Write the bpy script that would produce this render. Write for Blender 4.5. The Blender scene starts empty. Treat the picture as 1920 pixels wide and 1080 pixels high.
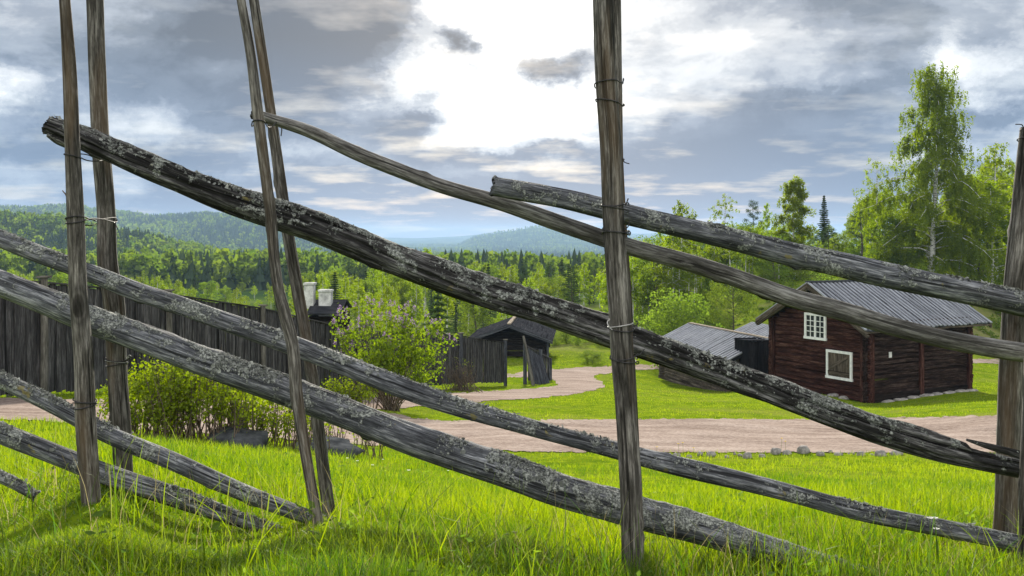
import bpy, math, random
import numpy as np
from mathutils import Vector, Matrix
random.seed(5)
rng = np.random.default_rng(7)
F = 35.0 / 36.0 * 1920.0          # focal length in photo pixels
HZ = 440.0                        # horizon row of the photograph
CX = 960.0
sc = bpy.context.scene
COL = sc.collection

# ------------------------------------------------------------------ basics
def P(px, py, Y):
    return np.array([(px - CX) / F * Y, Y, (HZ - py) / F * Y])

def interp(x, pts):
    a = np.array(pts, float)
    return np.interp(x, a[:, 0], a[:, 1])

def smoothpath(pts, n):
    """Catmull-Rom through rows of pts (k columns), resampled to n rows."""
    p = np.array(pts, float)
    d = np.r_[0, np.cumsum(np.linalg.norm(np.diff(p[:, :3], axis=0), axis=1))]
    t = np.linspace(0, d[-1], n)
    m = np.gradient(p, d, axis=0)
    i = np.clip(np.searchsorted(d, t, side='right') - 1, 0, len(d) - 2)
    h = (d[i + 1] - d[i])[:, None]
    s = ((t - d[i]) / h[:, 0])[:, None]
    return ((2*s**3 - 3*s**2 + 1) * p[i] + (s**3 - 2*s**2 + s) * h * m[i]
            + (-2*s**3 + 3*s**2) * p[i + 1] + (s**3 - s**2) * h * m[i + 1])

def vnoise(x, y, seed=0):
    """cheap smooth value noise, vectorised, about -1..1"""
    x = np.asarray(x, float); y = np.asarray(y, float)
    xi = np.floor(x).astype(np.int64); yi = np.floor(y).astype(np.int64)
    fx = x - xi; fy = y - yi
    fx = fx*fx*(3 - 2*fx); fy = fy*fy*(3 - 2*fy)
    def h(a, b):
        n = (a * 374761393 + b * 668265263 + seed * 144665) & 0x7fffffff
        n = ((n ^ (n >> 13)) * 1274126177) & 0x7fffffff
        return ((n ^ (n >> 16)) & 0xffff) / 32767.5 - 1
    return ((h(xi, yi)*(1-fx) + h(xi+1, yi)*fx)*(1-fy)
            + (h(xi, yi+1)*(1-fx) + h(xi+1, yi+1)*fx)*fy)

def mesh_np(name, verts, faces, smooth=False, attrs=None):
    """faces: (n,k) int array or list of such arrays"""
    me = bpy.data.meshes.new(name)
    verts = np.ascontiguousarray(verts, np.float32)
    if not isinstance(faces, (list, tuple)):
        faces = [faces]
    faces = [np.asarray(f, np.int32) for f in faces if len(f)]
    loops = np.concatenate([f.ravel() for f in faces])
    tot = np.concatenate([np.full(len(f), f.shape[1], np.int32) for f in faces])
    start = np.r_[0, np.cumsum(tot)[:-1]].astype(np.int32)
    me.vertices.add(len(verts)); me.vertices.foreach_set('co', verts.ravel())
    me.loops.add(len(loops)); me.loops.foreach_set('vertex_index', loops)
    me.polygons.add(len(tot)); me.polygons.foreach_set('loop_start', start)
    me.polygons.foreach_set('loop_total', tot)
    me.polygons.foreach_set('use_smooth', np.full(len(tot), smooth))
    for k, v in (attrs or {}).items():
        v = np.asarray(v, np.float32)
        if v.ndim == 1:
            a = me.attributes.new(k, 'FLOAT', 'POINT'); a.data.foreach_set('value', v)
        else:
            a = me.attributes.new(k, 'FLOAT_VECTOR', 'POINT'); a.data.foreach_set('vector', v.ravel())
    me.update(calc_edges=True); me.validate()
    return me

def link(name, me, mat=None, parent=None):
    o = bpy.data.objects.new(name, me); COL.objects.link(o)
    if mat is not None and not me.materials:
        me.materials.append(mat)
    if parent is not None:
        o.parent = parent
    return o

def empty(name, loc=(0, 0, 0), rz=0.0):
    o = bpy.data.objects.new(name, None); COL.objects.link(o)
    o.location = loc; o.rotation_euler = (0, 0, rz); o.empty_display_size = 0.2
    return o

def tag(o, label=None, cat=None, group=None, kind=None):
    if label: o['label'] = label
    if cat: o['category'] = cat
    if group: o['group'] = group
    if kind: o['kind'] = kind
    return o

class MB:
    """collects boxes, tubes and free faces into ONE mesh"""
    def __init__(s): s.v = []; s.f3 = []; s.f4 = []; s.n = 0; s.g = []
    def add(s, v, f, g=None):
        v = np.asarray(v, float); f = np.asarray(f, int)
        (s.f4 if f.shape[1] == 4 else s.f3).append(f + s.n)
        s.v.append(v); s.n += len(v)
        s.g.append(np.asarray(g, float) if g is not None else v.copy())
        return s
    def box(s, o, ax, ay, az, jit=0.0):
        """corner o, three edge vectors"""
        o, ax, ay, az = (np.asarray(q, float) for q in (o, ax, ay, az))
        c = np.array([o, o+ax, o+ax+ay, o+ay, o+az, o+ax+az, o+ax+ay+az, o+ay+az])
        if jit: c = c + rng.normal(0, jit, c.shape)
        l = [np.linalg.norm(q) for q in (ax, ay, az)]
        k = int(np.argmax(l)); r = rng.uniform(0, 50, 3)
        loc = np.array([[0,0,0],[1,0,0],[1,1,0],[0,1,0],[0,0,1],[1,0,1],[1,1,1],[0,1,1]], float) * l
        g = np.stack([loc[:, (k+1) % 3], loc[:, (k+2) % 3], loc[:, k]], 1) + r
        if np.dot(np.cross(ax, ay), az) < 0:
            f = [[0,1,2,3],[4,7,6,5],[0,4,5,1],[1,5,6,2],[2,6,7,3],[3,7,4,0]]
        else:
            f = [[0,3,2,1],[4,5,6,7],[0,1,5,4],[1,2,6,5],[2,3,7,6],[3,0,4,7]]
        return s.add(c, f, g)
    def tube(s, pts, rad, seg=6, disp=None, caps=True, squash=None):
        v, f4, f3, g = tube(pts, rad, seg, disp, squash)
        n0 = s.n
        s.v.append(v); s.g.append(g); s.f4.append(f4 + n0); s.n += len(v)
        if caps and len(f3): s.f3.append(f3 + n0)
        return s
    def mesh(s, name, smooth=False):
        f = []
        if s.f4: f.append(np.concatenate(s.f4))
        if s.f3: f.append(np.concatenate(s.f3))
        return mesh_np(name, np.concatenate(s.v), f, smooth, {'grain': np.concatenate(s.g)})
    def build(s, name, mat, parent=None, smooth=False):
        o = link(name, s.mesh(name, smooth), mat, parent)
        if getattr(s, 'ribs', None):
            o.data.materials.append(M['roof_rib'])
            for a, b in s.ribs:
                for k in range(a, b): o.data.polygons[k].material_index = 1
        return o

def tube(pts, rad, seg=8, disp=None, squash=None):
    p = np.asarray(pts, float); n = len(p)
    rad = np.broadcast_to(np.asarray(rad, float), (n,))
    t = np.gradient(p, axis=0); t /= np.linalg.norm(t, axis=1)[:, None] + 1e-12
    ref = np.array([0, 0, 1.0]) if abs(t[:, 2]).mean() < 0.85 else np.array([0, -1.0, 0])
    a = np.cross(ref, t); a /= np.linalg.norm(a, axis=1)[:, None] + 1e-12   # sideways
    b = np.cross(t, a)                                                    # "up" (or toward the camera)
    ang = np.linspace(0, 2*np.pi, seg, endpoint=False)
    s = np.r_[0, np.cumsum(np.linalg.norm(np.diff(p, axis=0), axis=1))]
    A, S = np.meshgrid(ang, s)
    R = np.repeat(rad[:, None], seg, 1)
    if disp is not None: R = R * disp(A, S, s[-1])
    sa, sb = squash or (1, 1)
    v = p[:, None, :] + a[:, None, :]*(R*np.cos(A)*sa)[..., None] + b[:, None, :]*(R*np.sin(A)*sb)[..., None]
    off = rng.uniform(0, 30)
    g = np.stack([R*np.cos(A), R*np.sin(A), S + off], -1)
    i = np.arange(n-1)[:, None]*seg; j = np.arange(seg)[None, :]; j2 = (j+1) % seg
    f4 = np.stack([i+j, i+j2, i+seg+j2, i+seg+j], -1).reshape(-1, 4)
    v = v.reshape(-1, 3); g = g.reshape(-1, 3); nv = len(v)
    v = np.vstack([v, p[0], p[-1]]); g = np.vstack([g, [[0, 0, off]], [[0, 0, off+s[-1]]]])
    jj = np.arange(seg); jk = (jj+1) % seg
    c0 = np.stack([np.full(seg, nv), jk, jj], 1)
    c1 = np.stack([np.full(seg, nv+1), (n-1)*seg+jj, (n-1)*seg+jk], 1)
    return v, f4, np.vstack([c0, c1]), g

# ------------------------------------------------------------------ materials
class NT:
    def __init__(s, tree):
        s.t = tree; tree.nodes.clear()
    def n(s, typ, ins=None, **props):
        nd = s.t.nodes.new(typ)
        for k, v in props.items(): setattr(nd, k, v)
        for k, v in (ins or {}).items(): s.set(nd.inputs[k], v)
        return nd
    def set(s, sock, v):
        if isinstance(v, bpy.types.Node): v = v.outputs[0]
        if isinstance(v, bpy.types.NodeSocket): s.t.links.new(v, sock)
        else:
            if hasattr(sock.default_value, '__len__') and hasattr(v, '__len__') and len(sock.default_value) == 4 and len(v) == 3:
                v = (*v, 1)
            sock.default_value = v
    def m(s, op, a, b=0.0, c=0.0, clamp=False):
        nd = s.t.nodes.new('ShaderNodeMath'); nd.operation = op; nd.use_clamp = clamp
        s.set(nd.inputs[0], a); s.set(nd.inputs[1], b); s.set(nd.inputs[2], c)
        return nd.outputs[0]
    def mix(s, f, a, b, typ='MIX'):
        nd = s.t.nodes.new('ShaderNodeMix'); nd.data_type = 'RGBA'; nd.blend_type = typ
        s.set(nd.inputs[0], f); s.set(nd.inputs[6], a); s.set(nd.inputs[7], b)
        return nd.outputs[2]
    def ramp(s, f, stops, interp='LINEAR'):
        nd = s.t.nodes.new('ShaderNodeValToRGB'); cr = nd.color_ramp; cr.interpolation = interp
        while len(cr.elements) < len(stops): cr.elements.new(0.5)
        for e, (p, c) in zip(cr.elements, stops):
            e.position = p
            e.color = (c, c, c, 1) if not hasattr(c, '__len__') else (*c, 1)
        s.set(nd.inputs[0], f)
        return nd.outputs[0]
    def noise(s, vec, scale, detail=4, rough=0.55, dist=0.0, out=0):
        nd = s.n('ShaderNodeTexNoise', {'Scale': scale, 'Detail': detail, 'Roughness': rough, 'Distortion': dist})
        if vec is not None: s.set(nd.inputs['Vector'], vec)
        return nd.outputs[out]
    def vmul(s, vec, v):
        nd = s.n('ShaderNodeVectorMath', operation='MULTIPLY'); s.set(nd.inputs[0], vec); s.set(nd.inputs[1], v)
        return nd.outputs[0]
    def attr(s, name, out='Fac'):
        nd = s.n('ShaderNodeAttribute'); nd.attribute_name = name
        return nd.outputs[out]

def material(name):
    m = bpy.data.materials.new(name); m.use_nodes = True
    return m, NT(m.node_tree)

def finish(nt, color, rough=0.85, bump=None, bstr=0.4, bdist=0.01, spec=0.25):
    b = nt.n('ShaderNodeBsdfPrincipled', {'Base Color': color, 'Roughness': rough, 'Specular IOR Level': spec})
    if bump is not None:
        bn = nt.n('ShaderNodeBump', {'Height': bump, 'Strength': bstr, 'Distance': bdist})
        nt.set(b.inputs['Normal'], bn)
    o = nt.n('ShaderNodeOutputMaterial', {'Surface': b.outputs[0]})
    return o

def mat_wood(name, dark, mid, light, scale=1.0, lichen=0.0, grime=0.5, bstr=0.7, warm=None, spec=0.0, knots=0):
    """grain runs along the third component of the 'grain' attribute"""
    m, t = material(name)
    g = t.attr('grain', 'Vector')
    st = t.vmul(g, (1, 1, 0.085))
    n1 = t.noise(st, 190*scale, 6, 0.7)
    n2 = t.noise(st, 44*scale, 5, 0.65, 0.3)
    n3 = t.noise(t.vmul(g, (1, 1, 0.5)), 9*scale, 4, 0.6)
    v = t.m('ADD', t.m('MULTIPLY', n1, 0.55), t.m('MULTIPLY', n2, 0.45))
    col = t.ramp(v, [(0.38, dark), (0.5, mid), (0.61, light)])
    crack = t.ramp(t.noise(t.vmul(g, (1, 1, 0.022)), 62*scale, 3, 0.5, 0.5), [(0.365, 1.0), (0.395, 0.0)])
    col = t.mix(t.m('MULTIPLY', crack, 0.8), col, tuple(c*0.3 for c in dark))
    gr = t.ramp(n3, [(0.42, 0.0), (0.62, 1.0)])
    col = t.mix(t.m('MULTIPLY', gr, grime), col, tuple(c*0.75 for c in dark))
    if knots:
        vor = t.n('ShaderNodeTexVoronoi', {'Vector': t.vmul(g, (1, 1, 0.55)), 'Scale': knots, 'Randomness': 1.0}).outputs['Distance']
        kn = t.ramp(vor, [(0.05, 1.0), (0.10, 0.75), (0.125, 0.2), (0.16, 0.55), (0.22, 0.0)])
        col = t.mix(t.m('MULTIPLY', kn, 0.85), col, tuple(c*0.45 for c in dark))
        v = t.m('SUBTRACT', v, t.m('MULTIPLY', kn, 0.25))
    if warm:
        w = t.ramp(t.noise(t.vmul(g, (1, 1, 0.12)), 16*scale, 3, 0.5), [(0.5, 0.0), (0.68, 1.0)])
        col = t.mix(t.m('MULTIPLY', w, 0.6), col, warm)
    hgt = t.m('SUBTRACT', v, t.m('MULTIPLY', crack, 0.5))
    if lichen:
        up = t.n('ShaderNodeSeparateXYZ', {0: g}).outputs[1]
        mask = t.noise(g, 26, 5, 0.7)
        big = t.noise(g, 5, 2, 0.5)
        lm = t.m('ADD', t.m('ADD', mask, t.m('MULTIPLY', up, 1.6)), t.m('MULTIPLY', t.m('SUBTRACT', big, 0.5), 0.7))
        lm = t.ramp(lm, [(0.64 - lichen*0.14, 0.0), (0.68 - lichen*0.14, 1.0)])
        lc = t.ramp(t.noise(g, 150, 5, 0.75), [(0.38, (0.03, 0.033, 0.03)), (0.5, (0.16, 0.17, 0.158)), (0.62, (0.44, 0.46, 0.43))])
        col = t.mix(t.m('MULTIPLY', lm, 0.85), col, lc)
        ym = t.ramp(t.noise(g, 14, 3, 0.6), [(0.69, 0.0), (0.73, 1.0)])
        col = t.mix(t.m('MULTIPLY', ym, 0.7), col, (0.20, 0.17, 0.055))
        hgt = t.m('ADD', hgt, t.m('MULTIPLY', lm, t.noise(g, 120, 3, 0.7)))
    finish(t, col, 0.85 if spec else 1.0, hgt, bstr, 0.006, spec)
    return m

def mat_leaf(name, a, b, trans=0.5, tcol=None, rnd=0.25, rough=0.6, gloss=0.015, tv=1.5):
    m, t = material(name)
    tint = t.attr('tint')
    col = t.mix(tint, a, b)
    oi = t.n('ShaderNodeObjectInfo').outputs['Random']
    hs = t.n('ShaderNodeHueSaturation', {'Color': col, 'Hue': t.m('ADD', 0.495, t.m('MULTIPLY', oi, 0.045*rnd)),
             'Value': t.m('ADD', 1 - rnd*0.6, t.m('MULTIPLY', oi, 1.2*rnd))})
    d = t.n('ShaderNodeBsdfDiffuse', {'Color': hs.outputs[0]})
    tc = t.mix(0.5, hs.outputs[0], tcol or b) if tcol else hs.outputs[0]
    tb = t.n('ShaderNodeHueSaturation', {'Color': tc, 'Value': tv, 'Saturation': 1.08})
    tr = t.n('ShaderNodeBsdfTranslucent', {'Color': tb.outputs[0]})
    mx = t.n('ShaderNodeMixShader', {0: trans, 1: d.outputs[0], 2: tr.outputs[0]})
    gl = t.n('ShaderNodeBsdfGlossy', {'Color': (0.8, 0.8, 0.8, 1), 'Roughness': rough})
    m2 = t.n('ShaderNodeMixShader', {0: gloss, 1: mx.outputs[0], 2: gl.outputs[0]})
    t.n('ShaderNodeOutputMaterial', {'Surface': m2.outputs[0]})
    return m

def mat_plain(name, c1, c2, scale=8.0, rough=0.8, bstr=0.3, spec=0.0, detail=6, lo=0.35, hi=0.65):
    m, t = material(name)
    g = t.n('ShaderNodeTexCoord').outputs['Object']
    n = t.noise(g, scale, detail, 0.6)
    finish(t, t.ramp(n, [(lo, c1), (hi, c2)]), rough, n, bstr, 0.01, spec)
    return m

M = {}
M['rail'] = mat_wood('weathered_rail', (0.019, 0.020, 0.023), (0.100, 0.106, 0.119), (0.36, 0.37, 0.395), 1.0, 0.55, 0.55, 0.9, None, 0.15, 6.5)
M['rail_clean'] = mat_wood('bare_rail', (0.032, 0.030, 0.027), (0.125, 0.120, 0.112), (0.33, 0.325, 0.31), 1.0, 0.0, 0.45, 0.9, None, 0.15, 6.0)
M['rail_split'] = mat_wood('rotten_rail', (0.008, 0.008, 0.008), (0.050, 0.049, 0.049), (0.27, 0.268, 0.265), 0.9, 0.42, 0.75, 1.0, None, 0.12, 5.0)
M['post'] = mat_wood('weathered_post', (0.020, 0.019, 0.016), (0.096, 0.089, 0.079), (0.28, 0.265, 0.24), 0.9, 0.0, 0.5, 0.9, (0.11, 0.076, 0.045), 0.1, 5.5)
M['plank'] = mat_wood('grey_board', (0.020, 0.020, 0.021), (0.062, 0.061, 0.062), (0.14, 0.138, 0.138), 0.22, 0.0, 0.5, 0.5)
M['plank_post'] = mat_wood('grey_fence_post', (0.04, 0.04, 0.036), (0.12, 0.115, 0.10), (0.22, 0.21, 0.19), 0.25, 0.0, 0.4, 0.5)
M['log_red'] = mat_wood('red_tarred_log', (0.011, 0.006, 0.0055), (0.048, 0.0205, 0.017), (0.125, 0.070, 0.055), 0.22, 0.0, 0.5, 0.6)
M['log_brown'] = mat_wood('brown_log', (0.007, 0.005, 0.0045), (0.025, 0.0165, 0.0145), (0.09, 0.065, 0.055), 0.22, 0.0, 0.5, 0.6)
M['log_dark'] = mat_wood('dark_log', (0.006, 0.005, 0.005), (0.020, 0.016, 0.014), (0.05, 0.042, 0.037), 0.2, 0.0, 0.5, 0.6)
M['log_grey'] = mat_wood('grey_brown_log', (0.03, 0.025, 0.02), (0.10, 0.083, 0.065), (0.2, 0.17, 0.14), 0.2, 0.0, 0.4, 0.6)
M['roof_board'] = mat_wood('grey_roof_board', (0.020, 0.022, 0.027), (0.050, 0.054, 0.064), (0.11, 0.116, 0.133), 0.22, 0.0, 0.15, 0.5)
M['roof_rib'] = mat_wood('pale_roof_batten', (0.16, 0.170, 0.195), (0.27, 0.285, 0.32), (0.40, 0.42, 0.465), 0.22, 0.0, 0.15, 0.5)
M['roof_dark'] = mat_wood('dark_roof_board', (0.012, 0.0125, 0.015), (0.030, 0.031, 0.036), (0.062, 0.065, 0.072), 0.2, 0.0, 0.4, 0.5)
M['pale_wood'] = mat_wood('pale_trim_wood', (0.16, 0.13, 0.10), (0.3, 0.26, 0.21), (0.42, 0.38, 0.32), 0.25, 0.0, 0.2, 0.3)
M['tar'] = mat_wood('tarred_board', (0.006, 0.006, 0.007), (0.014, 0.014, 0.016), (0.034, 0.034, 0.037), 0.2, 0.0, 0.4, 0.5)
M['white_paint'] = mat_plain('white_paint', (0.62, 0.64, 0.66), (0.8, 0.81, 0.81), 6, 0.55, 0.1)
M['plaster'] = mat_plain('white_plaster', (0.30, 0.305, 0.30), (0.58, 0.59, 0.58), 5, 0.85, 0.4)
M['glass'] = mat_plain('window_glass', (0.02, 0.024, 0.028), (0.035, 0.04, 0.045), 2, 0.12, 0.0, 0.5)
M['wire'] = mat_plain('rusty_wire', (0.02, 0.02, 0.022), (0.06, 0.058, 0.058), 60, 0.7, 0.2, 0.1)
M['wire_bright'] = mat_plain('bare_wire', (0.22, 0.215, 0.21), (0.42, 0.41, 0.40), 60, 0.5, 0.2, 0.2)
M['stone'] = mat_plain('field_stone', (0.14, 0.135, 0.128), (0.34, 0.325, 0.305), 9, 0.8, 0.5)
M['slab'] = mat_plain('grey_slab', (0.025, 0.028, 0.032), (0.075, 0.08, 0.086), 6, 0.8, 0.6)
M['lichen'] = mat_leaf('grey_lichen', (0.05, 0.055, 0.05), (0.34, 0.355, 0.335), 0.15, None, 0.0, 0.8, 0.0)
M['birch_bark'] = None
def _bark(name, base, darkc, scale, amt):
    m, t = material(name)
    g = t.attr('grain', 'Vector')
    n = t.noise(t.vmul(g, (1, 1, 3.0)), scale, 4, 0.6)
    col = t.ramp(n, [(amt, darkc), (amt + 0.08, base)])
    finish(t, col, 0.8, n, 0.4, 0.02)
    return m
M['birch_bark'] = _bark('birch_bark', (0.55, 0.55, 0.54), (0.05, 0.045, 0.04), 3.0, 0.40)
M['dark_bark'] = _bark('dark_bark', (0.085, 0.072, 0.06), (0.03, 0.025, 0.02), 5.0, 0.42)
M['twig'] = _bark('twig_bark', (0.11, 0.085, 0.06), (0.05, 0.04, 0.03), 9.0, 0.4)
M['leaf_birch'] = mat_leaf('birch_leaf', (0.082, 0.130, 0.008), (0.215, 0.27, 0.016), 0.62, None, 0.3, tv=1.85)
M['leaf_bigbirch'] = mat_leaf('drooping_birch_leaf', (0.062, 0.104, 0.008), (0.16, 0.21, 0.014), 0.6, None, 0.0, tv=1.85)
M['leaf_alder'] = mat_leaf('alder_leaf', (0.058, 0.10, 0.013), (0.14, 0.19, 0.026), 0.6, None, 0.3, tv=1.8)
M['needle'] = mat_leaf('spruce_needle', (0.022, 0.044, 0.013), (0.060, 0.094, 0.024), 0.3, None, 0.3)
M['leaf_hedge'] = mat_leaf('hedge_leaf', (0.095, 0.150, 0.010), (0.22, 0.285, 0.018), 0.55, None, 0.0)
M['leaf_lilac'] = mat_leaf('lilac_leaf', (0.070, 0.130, 0.012), (0.19, 0.26, 0.02), 0.55, None, 0.0)
M['blossom'] = mat_leaf('lilac_blossom', (0.22, 0.13, 0.27), (0.42, 0.31, 0.47), 0.3, None, 0.0)
M['grass'] = mat_leaf('grass_blade', (0.050, 0.118, 0.008), (0.215, 0.280, 0.012), 0.58, None, 0.0, 0.5, 0.035)
M['grass_dry'] = mat_leaf('dry_grass_blade', (0.16, 0.14, 0.06), (0.34, 0.30, 0.16), 0.4, None, 0.0)
M['far_spruce'] = mat_leaf('far_spruce', (0.026, 0.054, 0.020), (0.058, 0.100, 0.032), 0.35, None, 0.0)
M['far_birch'] = mat_leaf('far_birch', (0.060, 0.112, 0.014), (0.135, 0.190, 0.022), 0.5, None, 0.0)
M['dandelion'] = mat_leaf('yellow_petal', (0.6, 0.42, 0.01), (0.75, 0.55, 0.02), 0.3, None, 0.0)
M['white_petal'] = mat_leaf('white_petal', (0.7, 0.7, 0.68), (0.82, 0.82, 0.8), 0.3, None, 0.0)
M['moss'] = mat_leaf('brown_moss', (0.06, 0.04, 0.015), (0.14, 0.09, 0.03), 0.2, None, 0.0)

def mat_ground():
    m, t = material('meadow_ground')
    g = t.n('ShaderNodeTexCoord').outputs['Object']
    a = t.noise(g, 0.28, 6, 0.68); b = t.noise(g, 3.0, 6, 0.65); c = t.noise(g, 0.012, 6, 0.6)
    near = t.mix(t.ramp(b, [(0.34, 0.0), (0.66, 1.0)]), (0.062, 0.118, 0.006), (0.20, 0.255, 0.012))
    near = t.mix(t.ramp(t.noise(g, 0.9, 5, 0.7), [(0.36, 0.6), (0.56, 0.0)]), near, (0.055, 0.105, 0.008))
    near = t.mix(t.ramp(a, [(0.48, 0.0), (0.68, 0.75)]), near, (0.17, 0.185, 0.035))
    far = t.ramp(c, [(0.40, (0.022, 0.045, 0.014)), (0.55, (0.05, 0.085, 0.018)), (0.66, (0.15, 0.19, 0.06))])
    py = t.n('ShaderNodeSeparateXYZ', {0: g}).outputs[1]
    k = t.n('ShaderNodeMapRange', {0: py, 1: 90.0, 2: 220.0}).outputs[0]
    dry = t.ramp(t.noise(g, 0.09, 5, 0.65), [(0.46, 0.0), (0.62, 1.0)])
    nk = t.n('ShaderNodeMapRange', {0: py, 1: 72.0, 2: 84.0}).outputs[0]
    near = t.mix(t.m('MULTIPLY', t.m('MULTIPLY', dry, nk), 0.6), near, (0.19, 0.17, 0.09))
    finish(t, t.mix(k, near, far), 1.0, b, 0.5, 0.05, 0.0)
    return m
M['ground'] = mat_ground()
def mat_gravel():
    m, t = material('pink_gravel')
    g = t.n('ShaderNodeTexCoord').outputs['Object']
    a = t.noise(t.vmul(g, (0.22, 1.0, 1.0)), 1.6, 6, 0.66); b = t.noise(g, 11.0, 7, 0.78)
    f = t.m('ADD', t.m('MULTIPLY', a, 0.45), t.m('MULTIPLY', b, 0.55))
    col = t.ramp(f, [(0.38, (0.15, 0.112, 0.094)), (0.5, (0.28, 0.225, 0.194)), (0.61, (0.40, 0.335, 0.295))])
    sp = t.ramp(t.noise(g, 26.0, 2, 0.5), [(0.33, 1.0), (0.37, 0.0)])
    col = t.mix(t.m('MULTIPLY', sp, 0.5), col, (0.13, 0.10, 0.085))
    finish(t, col, 1.0, t.m('ADD', b, a), 0.6, 0.03, 0.0)
    return m
M['gravel'] = mat_gravel()

# ------------------------------------------------------------------ terrain
GP = [  # photo column, photo row, distance of ground points
 (0,1062,2.4),(165,940,2.95),(232,887,3.3),(605,985,2.95),(620,972,3.3),(1187,1080,2.95),(1880,1075,3.05),(1400,1100,2.9),(300,968,3.1),(390,988,3.1),(480,1002,3.05),(330,1040,2.6),
 (0,930,4.2),(960,985,4.3),(1500,985,4.3),(1920,985,4.3),
 (250,818,12),(480,838,12),(620,832,15.5),(0,787,14.5),(0,748,19),(75,742,20),(310,727,23.7),(487,728,27.6),(860,726,42),(943,724,47.5),(1020,722,50),
 (400,760,19),(680,838,17),(960,846,19),(1300,848,19.5),(1880,848,19.5),(690,788,23.5),(960,790,24),(1300,786,25),(1880,780,25.5),
 (735,770,29),(1000,746,36),(1300,758,34),(1600,762,36),(1627,756,42),(1452,724,47),(1815,734,45),(1900,742,42),
 (1050,720,48),(1130,688,66),(1240,713,60),(1000,692,63),(950,668,73),(880,668,73),(1110,676,72),(1240,672,75),
 (1375,735,51.5),(1860,677,72),(1860,655,82),(1870,605,93),(1750,520,100),(1600,486,122),(1430,508,108),(1300,575,98),(1100,645,84),(1200,640,86),
 (1600,470,140),(1900,476,140),(1300,530,130),(1000,632,110),(700,640,100),(560,640,80),(300,660,60),(0,660,60),(0,620,100),(300,610,120),
 (1600,500,260),(1900,500,260),(1200,545,240),
]
for px in (-400, 200, 800, 1400, 2200):
    GP += [(px, 700, 1.3*0+26) if False else (px, 440+14.5/230*F, 230)] if px < 1300 else []
    GP += [(px, 440+20/420*F, 420), (px, 440+31/900*F, 900), (px, 440+48/1800*F, 1800), (px, 440+62/3500*F, 3500), (px, 440+66/12000*F, 12000)]
for px in (-1500, 3400):
    GP += [(px, 440+66/12000*F, 12000), (px, 440+35/900*F, 900)]
_xy = np.array([[(p[0]-CX)/F*3.0, math.log(p[2]+1.0)] for p in GP])
_q = np.array([-(p[1]-HZ)/F*p[2]/(p[2]+3.0) for p in GP])
def _phi(r2): return 0.5*r2*np.log(r2 + 1e-9)
_n = len(GP)
_K = _phi(((_xy[:, None]-_xy[None])**2).sum(-1)) + np.eye(_n)*2e-3
_Pm = np.c_[np.ones(_n), _xy]
_A = np.block([[_K, _Pm], [_Pm.T, np.zeros((3, 3))]])
_w = np.linalg.solve(_A, np.r_[_q, 0, 0, 0])

RIDGES = [  # distance, half width, [(column, treeline row)], tree height, far side factor
 (760., 230., [(-700,380),(-200,392),(0,400),(125,408),(221,431),(292,443),(325,456),(396,470),(425,480),(455,520),(520,560)], 13., 1.0),
 (2400., 620., [(-900,380),(0,389),(150,389),(280,399),(340,396),(390,390),(430,392),(500,402),(580,428),(660,462),(720,480),(790,494),(900,520)], 13., 1.0),
 (5200., 800., [(500,520),(740,505),(800,482),(860,459),(890,444),(940,433),(1000,423),(1060,425),(1120,436),(1190,446),(1300,452),(1500,466),(2200,470)], 10., 1.0),
 (9500., 1500., [(-800,440),(600,446),(700,446),(760,446),(860,443),(900,440),(1000,438),(1300,440),(2200,436)], 5., 1.0),
]
def terrain(X, Y):
    X = np.asarray(X, float); Y = np.asarray(Y, float)
    sh = np.broadcast(X, Y).shape
    X = np.broadcast_to(X, sh).ravel(); Y = np.broadcast_to(Y, sh).ravel()
    Yc = np.maximum(Y, 1.6)
    u = np.clip(X/Yc, -0.85, 0.85)
    z = np.empty(len(X))
    for i in range(0, len(X), 20000):
        q = np.c_[u[i:i+20000]*3.0, np.log(Yc[i:i+20000]+1.0)]
        k = _phi(((q[:, None]-_xy[None])**2).sum(-1))
        z[i:i+20000] = (k @ _w[:_n] + _w[_n] + q @ _w[_n+1:])*(Yc[i:i+20000]+3.0)
    px = CX + u*F
    for D, W, prof, th, ff in RIDGES:
        crest = (HZ - interp(px, prof))/F*D - th
        crest = crest + vnoise(px/60.0, Y/D*6, 3)*D*0.0012
        bump = np.exp(-((Y-D)/W)**2)
        zr = -60. + (crest + 60.)*bump + vnoise(X/(W*0.35), Y/(W*0.35), int(D))*W*0.018*bump
        z = np.where(Y > D - 2.4*W, np.maximum(z, zr), z)
    z = z + vnoise(X*0.9, Y*0.9, 11)*0.025*np.clip(Y/6, 0.3, 1.5)
    return z.reshape(sh)

_hitY = np.exp(np.linspace(math.log(1.9), math.log(160), 1500))
def hits(px, rows):
    """distances at which photo pixels (px, each of rows) meet the ground (first hit)"""
    z = terrain((px-CX)/F*_hitY, _hitY)
    py = HZ - z/_hitY*F
    mn = np.minimum.accumulate(py)
    return np.interp(-np.asarray(rows, float), -mn, _hitY)
def ground_at(px, py):
    Y = float(hits(px, [py])[0]); X = (px-CX)/F*Y
    return np.array([X, Y, float(terrain(X, Y))])
def onground(px, Y, dz=0.0):
    X = (px-CX)/F*Y
    return np.array([X, Y, float(terrain(X, Y)) + dz])

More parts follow.
